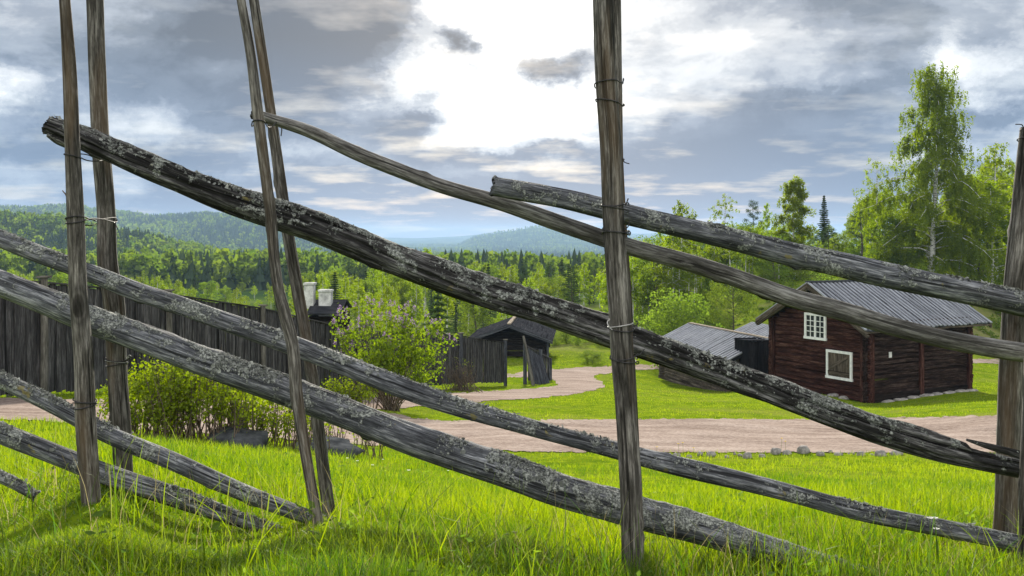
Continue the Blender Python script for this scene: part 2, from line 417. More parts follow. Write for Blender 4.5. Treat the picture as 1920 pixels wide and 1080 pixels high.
rows = np.r_[np.arange(-7, 1.9, 0.45), np.arange(1.9, 28, 0.22), np.exp(np.arange(math.log(28), math.log(12000), 0.017))]
cols = np.linspace(-0.95, 0.95, 261)
RY, CU = np.meshgrid(rows, cols, indexing='ij')
GX = CU*(np.maximum(RY, 0)+7); 
GZ = terrain(GX, RY)
nr, nc = GX.shape
i = np.arange(nr-1)[:, None]*nc + np.arange(nc-1)[None]
gf = np.stack([i, i+1, i+nc+1, i+nc], -1).reshape(-1, 4)
ground = link('ground', mesh_np('ground', np.stack([GX, RY, GZ], -1).reshape(-1, 3), gf, True), M['ground'])
tag(ground, 'grassy hillside falling away to the wooded valley and hills', 'ground', kind='structure')
ZMIN = float(GZ.min()); ZMAX = float(GZ.max())

# paths: outlines in photo pixels, laid on the terrain
MAIN = [(-250,792),(-100,790),(0,787),(120,793),(250,806),(400,815),(560,826),(700,836),(830,842),(960,847),(1100,849),(1300,849),(1600,850),(1800,850),(2100,848),
        (2100,776),(1950,778),(1860,780),(1700,784),(1500,787),(1300,786),(1100,787),(960,789),(850,790),(780,786),(740,776),(700,769),(760,765),(850,757),(930,751),(1000,748),(1060,742),(1110,733),(1134,725),
        (1128,716),(1112,708),(1122,702),(1160,696),(1260,691),(1330,690),(1330,680),(1240,683),(1160,685),(1090,689),(1040,693),(960,700),(900,699),(900,706),(1000,710),(1040,714),(1046,722),(1030,727),(990,729),(900,735),(850,738),(790,742),(690,747),(600,750),(480,752),(300,751),(150,749),(0,748),(-250,748)]
LANE = [(1780,680),(1850,681),(2000,682),(2000,674),(1850,673),(1780,672)]
def inpoly(x, y, poly):
    x = np.asarray(x, float); y = np.asarray(y, float); r = np.zeros(x.shape, bool)
    n = len(poly); j = n-1
    for k in range(n):
        xi, yi = poly[k]; xj, yj = poly[j]
        with np.errstate(divide='ignore', invalid='ignore'):
            c = ((yi > y) != (yj > y)) & (x < (xj-xi)*(y-yi)/(yj-yi+1e-12)+xi)
        r ^= c; j = k
    return r
def build_path(name, poly, label, dx, dy):
    a = np.array(poly, float)
    xs = np.arange(a[:, 0].min(), a[:, 0].max()+dx, dx); ys = np.arange(a[:, 1].min(), a[:, 1].max()+dy, dy)
    V = np.zeros((len(xs), len(ys), 3))
    for k, x in enumerate(xs):
        Yh = hits(x, ys); X = (x-CX)/F*Yh
        V[k] = np.stack([X, Yh, terrain(X, Yh)+0.015], -1)
    nx, ny = len(xs), len(ys)
    cx, cy = np.meshgrid(xs[:-1]+dx/2, ys[:-1]+dy/2, indexing='ij')
    wob = vnoise(cx/14, cy/3, 5)*1.3 + vnoise(cx/5, cy/1.5, 6)*1.1
    ok = inpoly(cx, cy+wob, poly)
    i = (np.arange(nx-1)[:, None]*ny + np.arange(ny-1)[None])[ok]
    f = np.stack([i, i+1, i+ny+1, i+ny], -1)
    used, inv = np.unique(f, return_inverse=True)
    o = link(name, mesh_np(name, V.reshape(-1, 3)[used], inv.reshape(f.shape), True), M['gravel'])
    return tag(o, label, 'path', kind='structure')
build_path('gravel_path', MAIN, 'pink gravel path running below the meadow and round to the farm buildings', 4.0, 1.0)
build_path('farm_track', LANE, 'strip of pink gravel track behind the red log house', 6.0, 0.8)
def onpath(X, Y, Z):
    px = CX + X/Y*F; py = HZ - Z/Y*F
    w = vnoise(px/14, py/3, 5)*1.3 + vnoise(px/5, py/1.5, 6)*0.8
    return inpoly(px, py+w, MAIN) | inpoly(px, py+w, LANE)

# ------------------------------------------------------------------ the pole fence in front
fence = empty('roundpole_fence', (0.2, 3.1, float(terrain(0.2, 3.1))))
tag(fence, 'weathered grey pole fence with slanting rails wired between paired upright posts', 'fence')
bpy.context.view_layer.update()
FI = fence.matrix_basis.inverted()
def fpart(o):
    o.parent = fence; o.matrix_parent_inverse = FI
    return o

def groove_disp(seed, n=5, depth=0.10, rough=0.05, knots=4, notch=None, top_fur=0.0):
    r = np.random.default_rng(seed)
    ks = [(r.uniform(0, 2*np.pi), r.uniform(0.03, 0.09), r.uniform(0.5, 1.2)*depth, r.uniform(0.3, 1.2), r.uniform(0, 50)) for _ in range(n)]
    kn = [(r.uniform(0, 2*np.pi), r.random(), r.uniform(0.12, 0.3)) for _ in range(knots)]
    def f(A, S, L):
        R = 1 + rough*vnoise(np.cos(A)*1.6+S*5, np.sin(A)*1.6+7+S*2.3, seed) + rough*0.35*vnoise(np.cos(A)*6, np.sin(A)*6+S*4, seed+1)
        R += rough*0.3*vnoise(A*9/np.pi*2, S*7, seed+2)
        for a0, w, d, fr, ph in ks:
            c = a0 + 0.45*np.sin(S*fr*2+ph)+0.05*np.sin(S*11+ph)
            da = np.angle(np.exp(1j*(A-c)))
            on = np.clip(vnoise(S*1.1+ph, S*0+seed, 9)*2.5+0.9, 0, 1)
            R -= d*np.exp(-(da/w)**2)*on
        for a0, s0, h in kn:
            da = np.angle(np.exp(1j*(A-a0)))
            R += h*np.exp(-(da/0.3)**2-((S-s0*L)/0.018)**2)*0.8
        if top_fur:
            up = np.clip(np.sin(A)*1.2, 0, 1)
            R += top_fur*up*np.maximum(vnoise(S*28, A*5, seed+4), 0)*np.clip(vnoise(S*3, A*0, seed+5)*2+0.6, 0, 1)
        if notch is not None: R = notch(A, S, L, R)
        return R
    return f

def soften(s, k):
    w = np.hanning(2*k+3)[1:-1]; w /= w.sum(); n = len(s)
    ext = np.vstack([2*s[0]-s[k:0:-1], s, 2*s[-1]-s[-2:-k-2:-1]])
    return np.stack([np.convolve(ext[:, c], w, 'valid') for c in range(s.shape[1])], 1)

def rail(pts, Y0, Y1, seed, mat, segs=48, lich=0, taper_end=True, **kw):
    q = []
    for px, py, d in pts:
        f = (px - pts[0][0])/(pts[-1][0]-pts[0][0]); Y = Y0 + (Y1-Y0)*f
        q.append([*P(px, py, Y), d/2/F*Y])
    L = sum(np.linalg.norm(np.subtract(q[k][:3], q[k+1][:3])) for k in range(len(q)-1))
    s = soften(smoothpath(q, max(40, int(L/0.011))), 14)
    mb = MB()
    v, f4, f3, g = tube(s[:, :3], s[:, 3], segs, groove_disp(seed, **kw))
    if taper_end:      # ragged sawn ends
        for e in (0, 1):
            ring = np.arange(segs) if e == 0 else len(v)-2-segs+np.arange(segs)
            v[ring] += rng.normal(0, 0.004, (segs, 3))
    mb.v.append(v); mb.f4.append(f4); mb.f3.append(f3); mb.g.append(g); mb.n = len(v)
    o = fpart(link('rail', mb.mesh('rail', True), mat))
    if lich:
        lichen(o, s, lich, seed)
    return o, s

def lichen(par, s, n, seed, lo=0.0, hi=1.0):
    r = np.random.default_rng(seed+100)
    t = r.uniform(lo, hi, n*14)
    keep = (vnoise(t*len(s)*0.011*3.2, t*0+seed, seed)*0.8 + vnoise(t*len(s)*0.011*17, t*0+seed, seed+3)*0.6 + r.uniform(-0.3, 0.3, len(t))) > 0.25
    t = t[keep][:int(n*1.7)]; n = len(t)
    kf = np.clip(t*(len(s)-1), 1, len(s)-2.01); k = kf.astype(int); fr_ = (kf-k)[:, None]
    c = s[k, :3]*(1-fr_)+s[k+1, :3]*fr_; R = s[k, 3]
    d = s[k+1, :3]-s[k-1, :3]; d /= np.linalg.norm(d, axis=1)[:, None]
    a = np.cross([0, 0, 1.0], d); a /= np.linalg.norm(a, axis=1)[:, None]; b = np.cross(d, a)
    ang = r.normal(math.pi*0.60, 0.36, n)+0.5*vnoise(kf*0.06, kf*0+3, seed+9)
    nr = a*np.cos(ang)[:, None] + b*np.sin(ang)[:, None]; tg = np.cross(d, nr)
    # small crinkled lobes standing off the wood, each of six points round a centre
    size = r.uniform(0.0012, 0.0040, n)*r.choice([0.6, 1, 2.0], n, p=[.5, .35, .15])
    th = np.linspace(0, 2*np.pi, 6, endpoint=False)[None] + r.uniform(0, 6, (n, 1))
    rr = size[:, None]*r.uniform(0.55, 1.25, (n, 6))
    lift = r.uniform(-0.15, 0.5, (n, 6))*rr
    tilt = r.normal(0, 0.35, (n, 2))
    base = c + nr*(R*1.005 + r.uniform(0, 0.003, n))[:, None]
    ring = base[:, None] + d[:, None]*(rr*np.cos(th))[..., None] + tg[:, None]*(rr*np.sin(th))[..., None] \
        + nr[:, None]*(lift + tilt[:, :1]*rr*np.cos(th) + tilt[:, 1:]*rr*np.sin(th))[..., None]
    v = np.concatenate([base[:, None], ring], 1).reshape(-1, 3)
    i0 = np.arange(n)*7
    f = np.stack([np.stack([i0, i0+1+j, i0+1+(j+1) % 6], 1) for j in range(6)], 1).reshape(-1, 3)
    tint = np.repeat(np.clip(r.beta(1.2, 1.5, n), 0, 1), 7)
    o = link('lichen', mesh_np('lichen', v, f, False, {'tint': tint}), M['lichen'])
    o.parent = par          # rails sit at the world origin, so no offset
    return o

# the split rail, cracked open along its length and broken at both ends
def split_notch(A, S, L, R):
    f = S/L
    c = math.pi*0.80 - 0.30*np.sin(f*5+0.6) + 0.10*vnoise(S*4, S*0, 61) + 0.03*vnoise(S*19, S*0, 62)
    da = np.angle(np.exp(1j*(A-c)))
    w = 0.13 + 0.08*np.abs(vnoise(S*2.2, S*0, 63)) + 0.5*np.exp(-(f/0.035)**2)
    dep = (0.42 + 0.2*vnoise(S*1.5, S*0, 64))*np.clip(np.minimum(f*30, 1), 0, 1) + 0.3*np.exp(-(f/0.03)**2)
    R = R - dep*np.exp(-(da/w)**4)
    c2 = c + 0.85 + 0.2*np.sin(f*17); d2 = np.angle(np.exp(1j*(A-c2)))
    R = R - 0.20*np.exp(-(d2/0.09)**2)
    # frayed upper edge
    up = np.clip(np.sin(A), 0, 1)
    R = R + up*0.10*vnoise(S*9, A*2.2, 65) + up*0.07*np.round(vnoise(S*23, A*4, 66)*1.5)/1.5
    # the upper half snaps off near the right-hand post
    br = 1/(1+np.exp(-(f-0.935-0.006*vnoise(A*5, A*0, 67))*700))
    return R*(1 - 0.42*br*np.clip(np.sin(A-0.25)*1.6, 0, 1)) + 0.02*(1-br)
A_PTS = [(90,233,34),(120,244,40),(150,257,43),(240,297,48),(370,350,48),(500,396,53),(640,443,56),(760,493,56),(890,540,57),(1000,573,57),(1142,622,55),(1280,671,51),(1410,718,51),(1530,765,49),(1680,815,52),(1810,852,47),(1930,877,46)]
o, sA = rail(A_PTS, 3.12, 3.14, 11, M['rail_split'], 72, 0, n=9, depth=0.14, rough=0.10, notch=split_notch)
o['label'] = 'rotten rail split open along its length'
lichen(o, sA, 1000, 21)
spl = MB()
q = np.array([[*P(1812, 824, 3.05), 0.004], [*P(1850, 835, 3.06), 0.010], [*P(1890, 846, 3.08), 0.012], [*P(1935, 860, 3.1), 0.014]])
s_ = smoothpath(q, 50)
spl.tube(s_[:, :3], s_[:, 3], 12, groove_disp(91, 5, 0.25, 0.25), squash=(0.6, 1.0))
sp = link('splinter', spl.mesh('splinter', True), M['rail_split']); sp.parent = o
# forked tip of the split end
tip = MB()
q = np.array([[*P(88, 252, 3.10), 0.006], [*P(105, 258, 3.11), 0.016], [*P(150, 274, 3.12), 0.020]])
s_ = smoothpath(q, 24); tip.tube(s_[:, :3], s_[:, 3], 14, groove_disp(92, 5, 0.22, 0.22))
tp = link('splinter', tip.mesh('splinter', True), M['rail_split']); tp.parent = o

B_PTS = [(474,212,17),(495,222,19),(575,241,23),(640,276,25),(740,316,28),(840,354,27),(920,374,29),(990,397,31),(1065,424,32),(1130,446,32),(1180,464,32),(1252,481,33),(1349,510,33),(1421,536,34),(1493,563,35),(1560,577,36),(1633,601,35),(1711,622,35),(1789,640,35),(1880,656,37),(1940,664,37)]
o, _ = rail(B_PTS, 3.17, 3.19, 12, M['rail_clean'], 48, 0, n=6, depth=0.07, rough=0.045, knots=9)
C_PTS = [(924,348,35),(932,351,39),(975,357,37),(1015,364,36),(1072,376,38),(1130,390,39),(1180,404,39),(1240,417,39),(1300,432,39),(1397,454,42),(1469,474,45),(1560,492,46),(1658,516,46),(1777,540,46),(1920,571,47),(1960,580,47)]
o, sC = rail(C_PTS, 3.085, 3.12, 13, M['rail'], 56, 0, n=7, depth=0.09, rough=0.055, knots=6)
lichen(o, sC, 900, 5, 0.25, 1.0)
D_PTS = [(-60,425,33),(0,447,33),(62,473,34),(129,497,33),(162,510,32),(208,525,36),(228,537,36),(320,566,35),(400,596,35),(535,642,37),(640,682,37),(740,722,38),(840,757,36),(940,786,33),(1040,814,32),(1155,844,32),(1203,857,34),(1280,876,36),(1380,899,35),(1480,924,34),(1630,964,34),(1780,992,32),(1905,1018,32),(1950,1028,32)]
o, sD = rail(D_PTS, 3.13, 3.15, 14, M['rail'], 52, 1000, n=6, depth=0.09, rough=0.05, knots=8)
E_PTS = [(-70,506,46),(0,531,47),(60,554,49),(130,583,51),(166,599,54),(233,621,51),(320,654,54),(424,693,55),(542,734,54),(640,771,56),(740,812,58),(840,847,60),(940,879,62),(1040,917,62),(1160,950,61),(1207,965,60),(1280,983,58),(1380,1012,56),(1480,1046,53),(1580,1076,50),(1680,1103,46),(1760,1122,40)]
o, sE = rail(E_PTS, 3.11, 3.13, 15, M['rail'], 60, 0, n=7, depth=0.08, rough=0.05, knots=7, top_fur=0.10)
lichen(o, sE, 2100, 8, 0.1, 0.95)
F_PTS = [(-60,690,30),(0,710,30),(50,735,31),(135,777,32),(185,807,32),(300,854,34),(400,899,33),(500,941,30),(580,970,27),(650,996,24),(740,1026,20)]
o, sF = rail(F_PTS, 3.10, 3.13, 16, M['rail'], 48, 1100, n=5, depth=0.08, rough=0.05)
G_PTS = [(-60,786,38),(0,811,38),(140,866,38),(190,887,38),(300,922,38),(400,956,33),(460,978,27),(560,1008,20)]
o, sG = rail(G_PTS, 3.12, 3.15, 17, M['rail'], 48, 700, n=6, depth=0.09, rough=0.055)
H_PTS = [(-60,868,26),(0,893,24),(30,908,22),(66,930,18)]
rail(H_PTS, 3.10, 3.12, 18, M['rail'], 36, 150, n=4, depth=0.1, rough=0.06)

POSTS = []
def post(pts, Y, seed, top=None, bottom=0.25, segs=44, flat=False):
    pts = sorted(pts, key=lambda q: q[1])
    q = [[*P(px, py, Y), d/2/F*Y] for px, py, d in pts]
    if top is not None:     # carry the post on above the frame
        a, b = np.array(q[1]), np.array(q[0]); e = b + (b-a)/np.linalg.norm((b-a)[:3])*top; e[3] = b[3]*0.93
        q.insert(0, list(e))
    a, b = np.array(q[-2]), np.array(q[-1]); e = b + (b-a)/np.linalg.norm((b-a)[:3])*bottom; e[3] = b[3]
    q.append(list(e))
    L = abs(q[0][2]-q[-1][2])
    s = smoothpath(q, int(L/0.011))[::-1]
    mb = MB(); mb.tube(s[:, :3], s[:, 3], segs, groove_disp(seed, 8, 0.08, 0.045, 9))
    o = fpart(link('post', mb.mesh('post', True), M['post']))
    def at(py):
        z = (HZ-py)/F*Y; k = int(np.argmin(abs(s[:, 2]-z))); return s[k, :3], s[k, 3]
    POSTS.append((o, at)); return o, at
_, p1f = post([(121,0,20),(130,125,24),(136,270,27),(142,400,31),(147,540,32),(157,690,35),(161,800,37),(167,880,36),(172,945,35)], 2.95, 31, 0.35)
_, p1r = post([(178,0,31),(189,270,32),(199,400,33),(204,510,36),(210,540,37),(220,700,35),(226,790,37),(232,885,34)], 3.30, 32, 0.5)
_, p2f = post([(452,0,16),(470,100,18),(482,200,20),(507,400,21),(522,540,21),(533,585,23),(547,640,23),(556,740,23),(571,840,21),(597,985,21)], 2.95, 33, 0.3, segs=36)
_, p2r = post([(476,0,18),(506,200,19),(534,400,22),(557,540,23),(575,640,22),(584,700,23),(601,840,23),(618,970,25)], 3.30, 34, 0.3, segs=36)
_, p3f = post([(1131,0,38),(1136,150,39),(1145,270,39),(1150,400,39),(1159,540,41),(1165,640,42),(1173,760,39),(1182,900,42),(1187,1085,41)], 2.95, 35, 0.5)
_, p3r = post([(1153,0,22),(1156,150,21),(1158,270,20),(1163,400,22),(1173,560,23),(1180,700,24),(1190,900,24),(1196,1040,24)], 3.30, 36, 0.4, segs=32)
_, p4r = post([(1934,240,40),(1925,340,43),(1915,450,45),(1904,560,45),(1897,680,43),(1891,850,42),(1886,960,42),(1879,1072,46)], 3.30, 37, None)
_, p4f = post([(1949,300,30),(1940,600,32),(1931,900,34),(1927,1090,34)], 2.95, 38, None, segs=32)

def wire(at_a, at_b, py, mat='wire', turns=1, r=0.0019, tail=None, dy=0.0, name='wire_tie'):
    """stiff wire wound round one post, or round a pair of posts"""
    cs = [(*at_a(py)[0], at_a(py)[1])]
    if at_b: cs.append((*at_b(py+dy)[0], at_b(py+dy)[1]))
    pts2 = np.array([[c[0]+(c[3]*1.06+r)*math.cos(t), c[1]+(c[3]*1.06+r)*math.sin(t), c[2]] for c in cs for t in np.linspace(0, 2*np.pi, 28, endpoint=False)])
    idx = sorted(range(len(pts2)), key=lambda k: (pts2[k, 0], pts2[k, 1])); hull = []
    for seq in (idx, idx[::-1]):
        st = []
        for k in seq:
            while len(st) > 1 and np.cross(pts2[st[-1], :2]-pts2[st[-2], :2], pts2[k, :2]-pts2[st[-1], :2]) <= 0: st.pop()
            st.append(k)
        hull += st[:-1]
    h = pts2[hull]; mb = MB()
    for tn in range(turns):
        q = np.vstack([h, h[:1]]) + np.array([0, 0, (tn-turns/2)*0.009])
        q[:, 2] += 0.006*np.sin(np.linspace(0, 6.28, len(q))+tn*2+py)
        s = smoothpath(q, 70); mb.tube(s, r, 6)
    if tail is not None:
        q = np.array([P(*t) for t in tail]); s = smoothpath(q, 24); mb.tube(s, r, 6)
    o = fpart(link(name, mb.mesh(name, True), M[mat])); return o
wire(p1f, p1r, 290, dy=2); wire(p1f, p1r, 412, turns=2, dy=3, tail=[(215,414,3.25),(217,420,3.24),(220,428,3.22)])
wire(p1f, None, 752, turns=3)
wire(p1r, None, 677, turns=3, tail=[(232,678,3.24),(242,672,3.2),(247,669,3.18),(247,675,3.19),(241,679,3.2)])
w_ = wire(p1r, None, 673, 'wire_bright', tail=[(238,674,3.22),(243,666,3.2),(246,670,3.21),(238,671,3.22)]); w_['label'] = 'bright bare wire with twisted ends'
wire(p1r, None, 815); wire(p2f, p2r, 226, tail=[(522,232,3.26),(528,240,3.25),(527,255,3.26)])
wire(p3f, p3r, 150, turns=1, dy=3); wire(p3f, p3r, 190, dy=2)
wire(p3f, p3r, 385, turns=2, tail=[(1172,386,2.93),(1175,380,2.93),(1178,372,2.93)])
wire(p3f, p3r, 434, turns=2, tail=[(1170,432,2.93),(1178,424,2.93),(1180,414,2.93)])
wire(p3f, None, 612, tail=[(1185,612,2.95),(1193,610,2.95),(1196,604,2.95),(1192,601,2.95)])
w_ = wire(p3f, None, 608, 'wire_bright', tail=[(1148,619,2.91),(1141,611,2.91),(1139,604,2.92),(1143,599,2.93)]); w_['label'] = 'pale wire loop with curled end'
wire(p3f, p3r, 668, turns=2, tail=[(1186,668,2.96),(1200,664,3.0),(1208,655,3.03)])
wire(p3r, None, 300, tail=[(1168,296,3.28),(1171,304,3.27),(1180,307,3.27)])
wire(p4r, None, 258, tail=[(1912,246,3.26),(1918,240,3.26),(1916,234,3.25),(1904,233,3.25)])
tw = MB()
for pts in ([(139,392,2.95),(128,378,2.94),(124,366,2.94),(117,357,2.94)],):
    s_ = smoothpath(np.array([P(*q) for q in pts]), 14); tw.tube(s_, np.linspace(0.004, 0.0015, 14), 6)
fpart(link('twig', tw.mesh('twig', True), M['twig']))

# ------------------------------------------------------------------ buildings
def logbox(mb, p0, p1, z0, h, th):
    """one hewn log from p0 to p1 (plan points), lower edge z0"""
    p0 = np.asarray(p0, float); p1 = np.asarray(p1, float); d = p1-p0; L = np.linalg.norm(d); d /= L
    nrm = np.array([-d[1], d[0]]); c = []
    b = h*0.22
    prof = [(-th/2+b*0.6, 0.006), (th/2-b*0.6, 0.006), (th/2, b), (th/2, h-b), (th/2-b*0.6, h-0.006), (-th/2+b*0.6, h-0.006), (-th/2, h-b), (-th/2, b)]
    n = len(prof); v = []; g = []; r = rng.uniform(0, 40, 3); jz = rng.normal(0, 0.006, 2)
    for e, (pt, s) in enumerate(((p0, 0), (p1, L))):
        for o_, z in prof:
            v.append([*(pt+nrm*o_), z0+z+jz[e]]); g.append([o_+r[0], z+r[1], s+r[2]])
    f4 = [[i, (i+1) % n, n+(i+1) % n, n+i] for i in range(n)]
    f4 += [[0, 7, 2, 1], [7, 6, 3, 2], [6, 5, 4, 3]]
    f4 += [[n, n+1, n+2, n+7], [n+7, n+2, n+3, n+6], [n+6, n+3, n+4, n+5]]
    mb.add(v, f4, g)

class Frame:
    """plan frame: origin corner, a along the gable, b along the side"""
    def __init__(s, o, a, b, z):
        s.o = np.array(o, float); s.a = np.array(a, float)/np.linalg.norm(a); s.b = np.array(b, float)/np.linalg.norm(b); s.z = z
    def p(s, t, u, z=0.0):
        q = s.o + s.a*t + s.b*u; return np.array([q[0], q[1], s.z+z])
    def v(s, t, u, z=0.0):
        q = s.a*t + s.b*u; return np.array([q[0], q[1], z])
    def box(s, mb, t0, t1, u0, u1, z0, z1, jit=0.0):
        mb.box(s.p(t0, u0, z0), s.v(t1-t0, 0), s.v(0, u1-u0), np.array([0, 0, z1-z0]), jit)

def gable_roof(mb, fr, tm, run_l, run_r, u0, u1, zr, ze, th=0.05, pitch=0.3, batten=0.12, bh=0.05, cross=False):
    """boards and battens on both slopes; tm = ridge position along a"""
    for sgn, run in ((1, run_l), (-1, run_r)):
        d = fr.v(sgn*run, 0, ze-zr); L = np.linalg.norm(d); dn = d/L
        nrm = np.cross(dn, fr.v(0, 1.0)); nrm = nrm if nrm[2] > 0 else -nrm
        if cross:
            k = int(L/pitch)
            for i in range(k):
                a = fr.p(tm, u0, zr) + dn*(L*i/k) + nrm*(0.012*(k-i)/k)
                mb.box(a, dn*(L/k+0.03), fr.v(0, u1-u0), nrm*(th + 0.015), 0.004)
            continue
        n = max(2, int(round((u1-u0)/pitch))); w = (u1-u0)/n
        for i in range(n):
            ex = rng.uniform(-0.03, 0.05); dz = rng.uniform(0, 0.008)
            mb.box(fr.p(tm, u0+i*w+0.004, zr)+nrm*dz, dn*(L+ex), fr.v(0, w-0.008), nrm*th, 0.003)
        k0 = sum(len(q) for q in mb.f4)
        for i in range(n+1):
            ex = rng.uniform(-0.02, 0.06)
            mb.box(fr.p(tm, u0+i*w-batten/2, zr)+nrm*(th-0.002), dn*(L+ex), fr.v(0, batten), nrm*bh, 0.003)
        mb.ribs = getattr(mb, 'ribs', []) + [(k0, sum(len(q) for q in mb.f4))]

def window(fr, t0, t1, z0, z1, parent, rows_, halves, hatch=False):
    """white framed window on the gable (outside is -b)"""
    o_ = 0.13; fw = 0.11
    mb = MB()
    fr.box(mb, t0, t1, -o_-0.035, -o_+0.04, z1-fw, z1); fr.box(mb, t0-0.03, t1+0.03, -o_-0.045, -o_+0.04, z0, z0+fw)
    fr.box(mb, t0, t0+fw, -o_-0.03, -o_+0.04, z0+fw, z1-fw); fr.box(mb, t1-fw, t1, -o_-0.03, -o_+0.04, z0+fw, z1-fw)
    w = mb.build('window', M['white_paint'], parent)
    if hatch:
        m2 = MB(); n = 6; ww = (t1-t0-2*fw)/n
        for i in range(n): fr.box(m2, t0+fw+i*ww+0.004, t0+fw+(i+1)*ww-0.004, -o_+0.0, -o_+0.03, z0+fw, z1-fw, 0.003)
        fr.box(m2, t0+fw, t1-fw, -o_-0.028, -o_-0.002, z0+fw+0.08, z0+fw+0.24)
        a = fr.p(t1-fw-0.05, -o_-0.028, z0+fw+0.24); b = fr.p(t0+fw+0.12, -o_-0.028, z1-fw-0.22)
        m2.box(a, b-a, fr.v(0, 0.024), np.array([0, 0, 0.16]))
        m2.build('shutter', M['log_grey'], w)
    else:
        m2 = MB(); tm = (t0+t1)/2
        fr.box(m2, tm-0.05, tm+0.05, -o_-0.025, -o_+0.04, z0+fw, z1-fw)
        for h0, h1 in ((t0+fw, tm-0.05), (tm+0.05, t1-fw)):
            fr.box(m2, (h0+h1)/2-0.016, (h0+h1)/2+0.016, -o_-0.012, -o_+0.03, z0+fw, z1-fw)
            for k in range(1, rows_):
                z = z0+fw+(z1-z0-2*fw)*k/rows_
                fr.box(m2, h0, (h0+h1)/2-0.016, -o_-0.010, -o_+0.028, z-0.015, z+0.015); fr.box(m2, (h0+h1)/2+0.016, h1, -o_-0.010, -o_+0.028, z-0.015, z+0.015)
        m2.build('sash', M['white_paint'], w)
        m3 = MB(); fr.box(m3, t0+fw, t1-fw, -o_+0.012, -o_+0.02, z0+fw, z1-fw); m3.build('pane', M['glass'], w)
    return w

def place(root, objs=None):
    bpy.context.view_layer.update()
    for o in list(COL.objects):
        if o.parent == root: o.matrix_parent_inverse = root.matrix_basis.inverted()

# red log house
zb = -7.09
fr = Frame((15.0, 42.0), (-.477, .879), (.879, .477), zb)
W, L = 5.62, 6.4
house = empty('log_house', (15.0, 42.0, zb))
tag(house, 'red brown timber log house with grey board roof and two white framed windows', 'house')
lh = 0.205
def gable(fr, W, u, zr, ze_wall, tm, mat, parent, th=0.18, ext=0.2, lh=lh):
    mb = MB(); k = 0; z = 0.0
    while z < zr-0.1:
        if z < ze_wall: t0, t1 = -ext+rng.uniform(-.03, .03), W+ext+rng.uniform(-.03, .03)
        else:
            f = (z+lh*0.9-ze_wall)/(zr-ze_wall); t0, t1 = tm*f, W-(W-tm)*f
            if t1-t0 < 0.25: break
        logbox(mb, fr.p(t0, u)[:2], fr.p(t1, u)[:2], fr.z+z, lh, th); z += lh
    return mb.build('log_wall', mat, parent)
def side(fr, L, t, zt, mat, parent, th=0.18, ext=0.2, off=0.5, lh=lh):
    mb = MB(); z = -lh*off
    while z < zt:
        logbox(mb, fr.p(t, -ext+rng.uniform(-.03, .03))[:2], fr.p(t, L+ext+rng.uniform(-.03, .03))[:2], fr.z+z, lh, th); z += lh
    return mb.build('log_wall', mat, parent)
gable(fr, W, 0, 4.75, 3.2, W/2, M['log_red'], house); gable(fr, W, L, 4.75, 3.2, W/2, M['log_red'], house)
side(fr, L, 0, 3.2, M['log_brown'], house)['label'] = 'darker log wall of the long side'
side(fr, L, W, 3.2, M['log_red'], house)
for bx in ((0.09, 0.23, -0.20, -0.095, 0.0, 3.15), (W-0.23, W-0.09, -0.20, -0.095, 0.0, 3.15), (-0.2, -0.095, 0.08, 0.2, 0, 3.1), (-0.21, -0.095, L*0.475, L*0.475+0.22, 0.05, 2.4), (-0.2, -0.095, L-0.2, L-0.06, 0, 3.1)):
    mb = MB(); fr.box(mb, *bx); mb.build('corner_board', M['log_red'], house)
mb = MB(); fr.box(mb, -0.16, -0.1, 0.1, L-0.1, 0.0, 0.34); mb.build('sill_board', M['log_dark'], house)
mb = MB(); gable_roof(mb, fr, W/2, 3.26, 3.26, -0.6, 7.35, 4.9, 3.06, 0.05, 0.26, 0.12, 0.05)
rf = mb.build('roof', M['roof_board'], house)
mb = MB()
for sgn in (1, -1):      # barge boards on the gable and rafters' tails
    d = fr.v(sgn*3.3, 0, -1.86); 
    mb.box(fr.p(W/2, -0.66, 4.72), d, fr.v(0, 0.05), np.array([0, 0, 0.24])); mb.box(fr.p(W/2, -0.60, 4.66), d, fr.v(0, 0.16), np.array([0, 0, 0.10]))
    mb.box(fr.p(W/2, 7.36, 4.72), d, fr.v(0, 0.05), np.array([0, 0, 0.24]))
fr.box(mb, -0.47, -0.36, -0.6, 7.35, 2.98, 3.05)
b_ = mb.build('barge_board', M['log_grey'], rf)
mb = MB(); fr.box(mb, W/2-0.14, W/2+0.14, -0.62, 7.37, 4.97, 5.03); mb.build('ridge_board', M['roof_board'], rf)
window(fr, 2.2, 3.48, 2.86-0.45, 2.86+0.72, house, 4, 2)['label'] = 'small paned upper window with white frame'
window(fr, 0.72, 2.18, 0.80, 2.05, house, 1, 1, hatch=True)['label'] = 'white framed opening closed by a boarded shutter'
mb = MB(); fr.box(mb, -0.115, -0.095, 1.17, 1.34, 1.84, 2.08); mb.build('notice', M['plaster'], house)['label'] = 'small blank white notice on the side wall'
mb = MB()
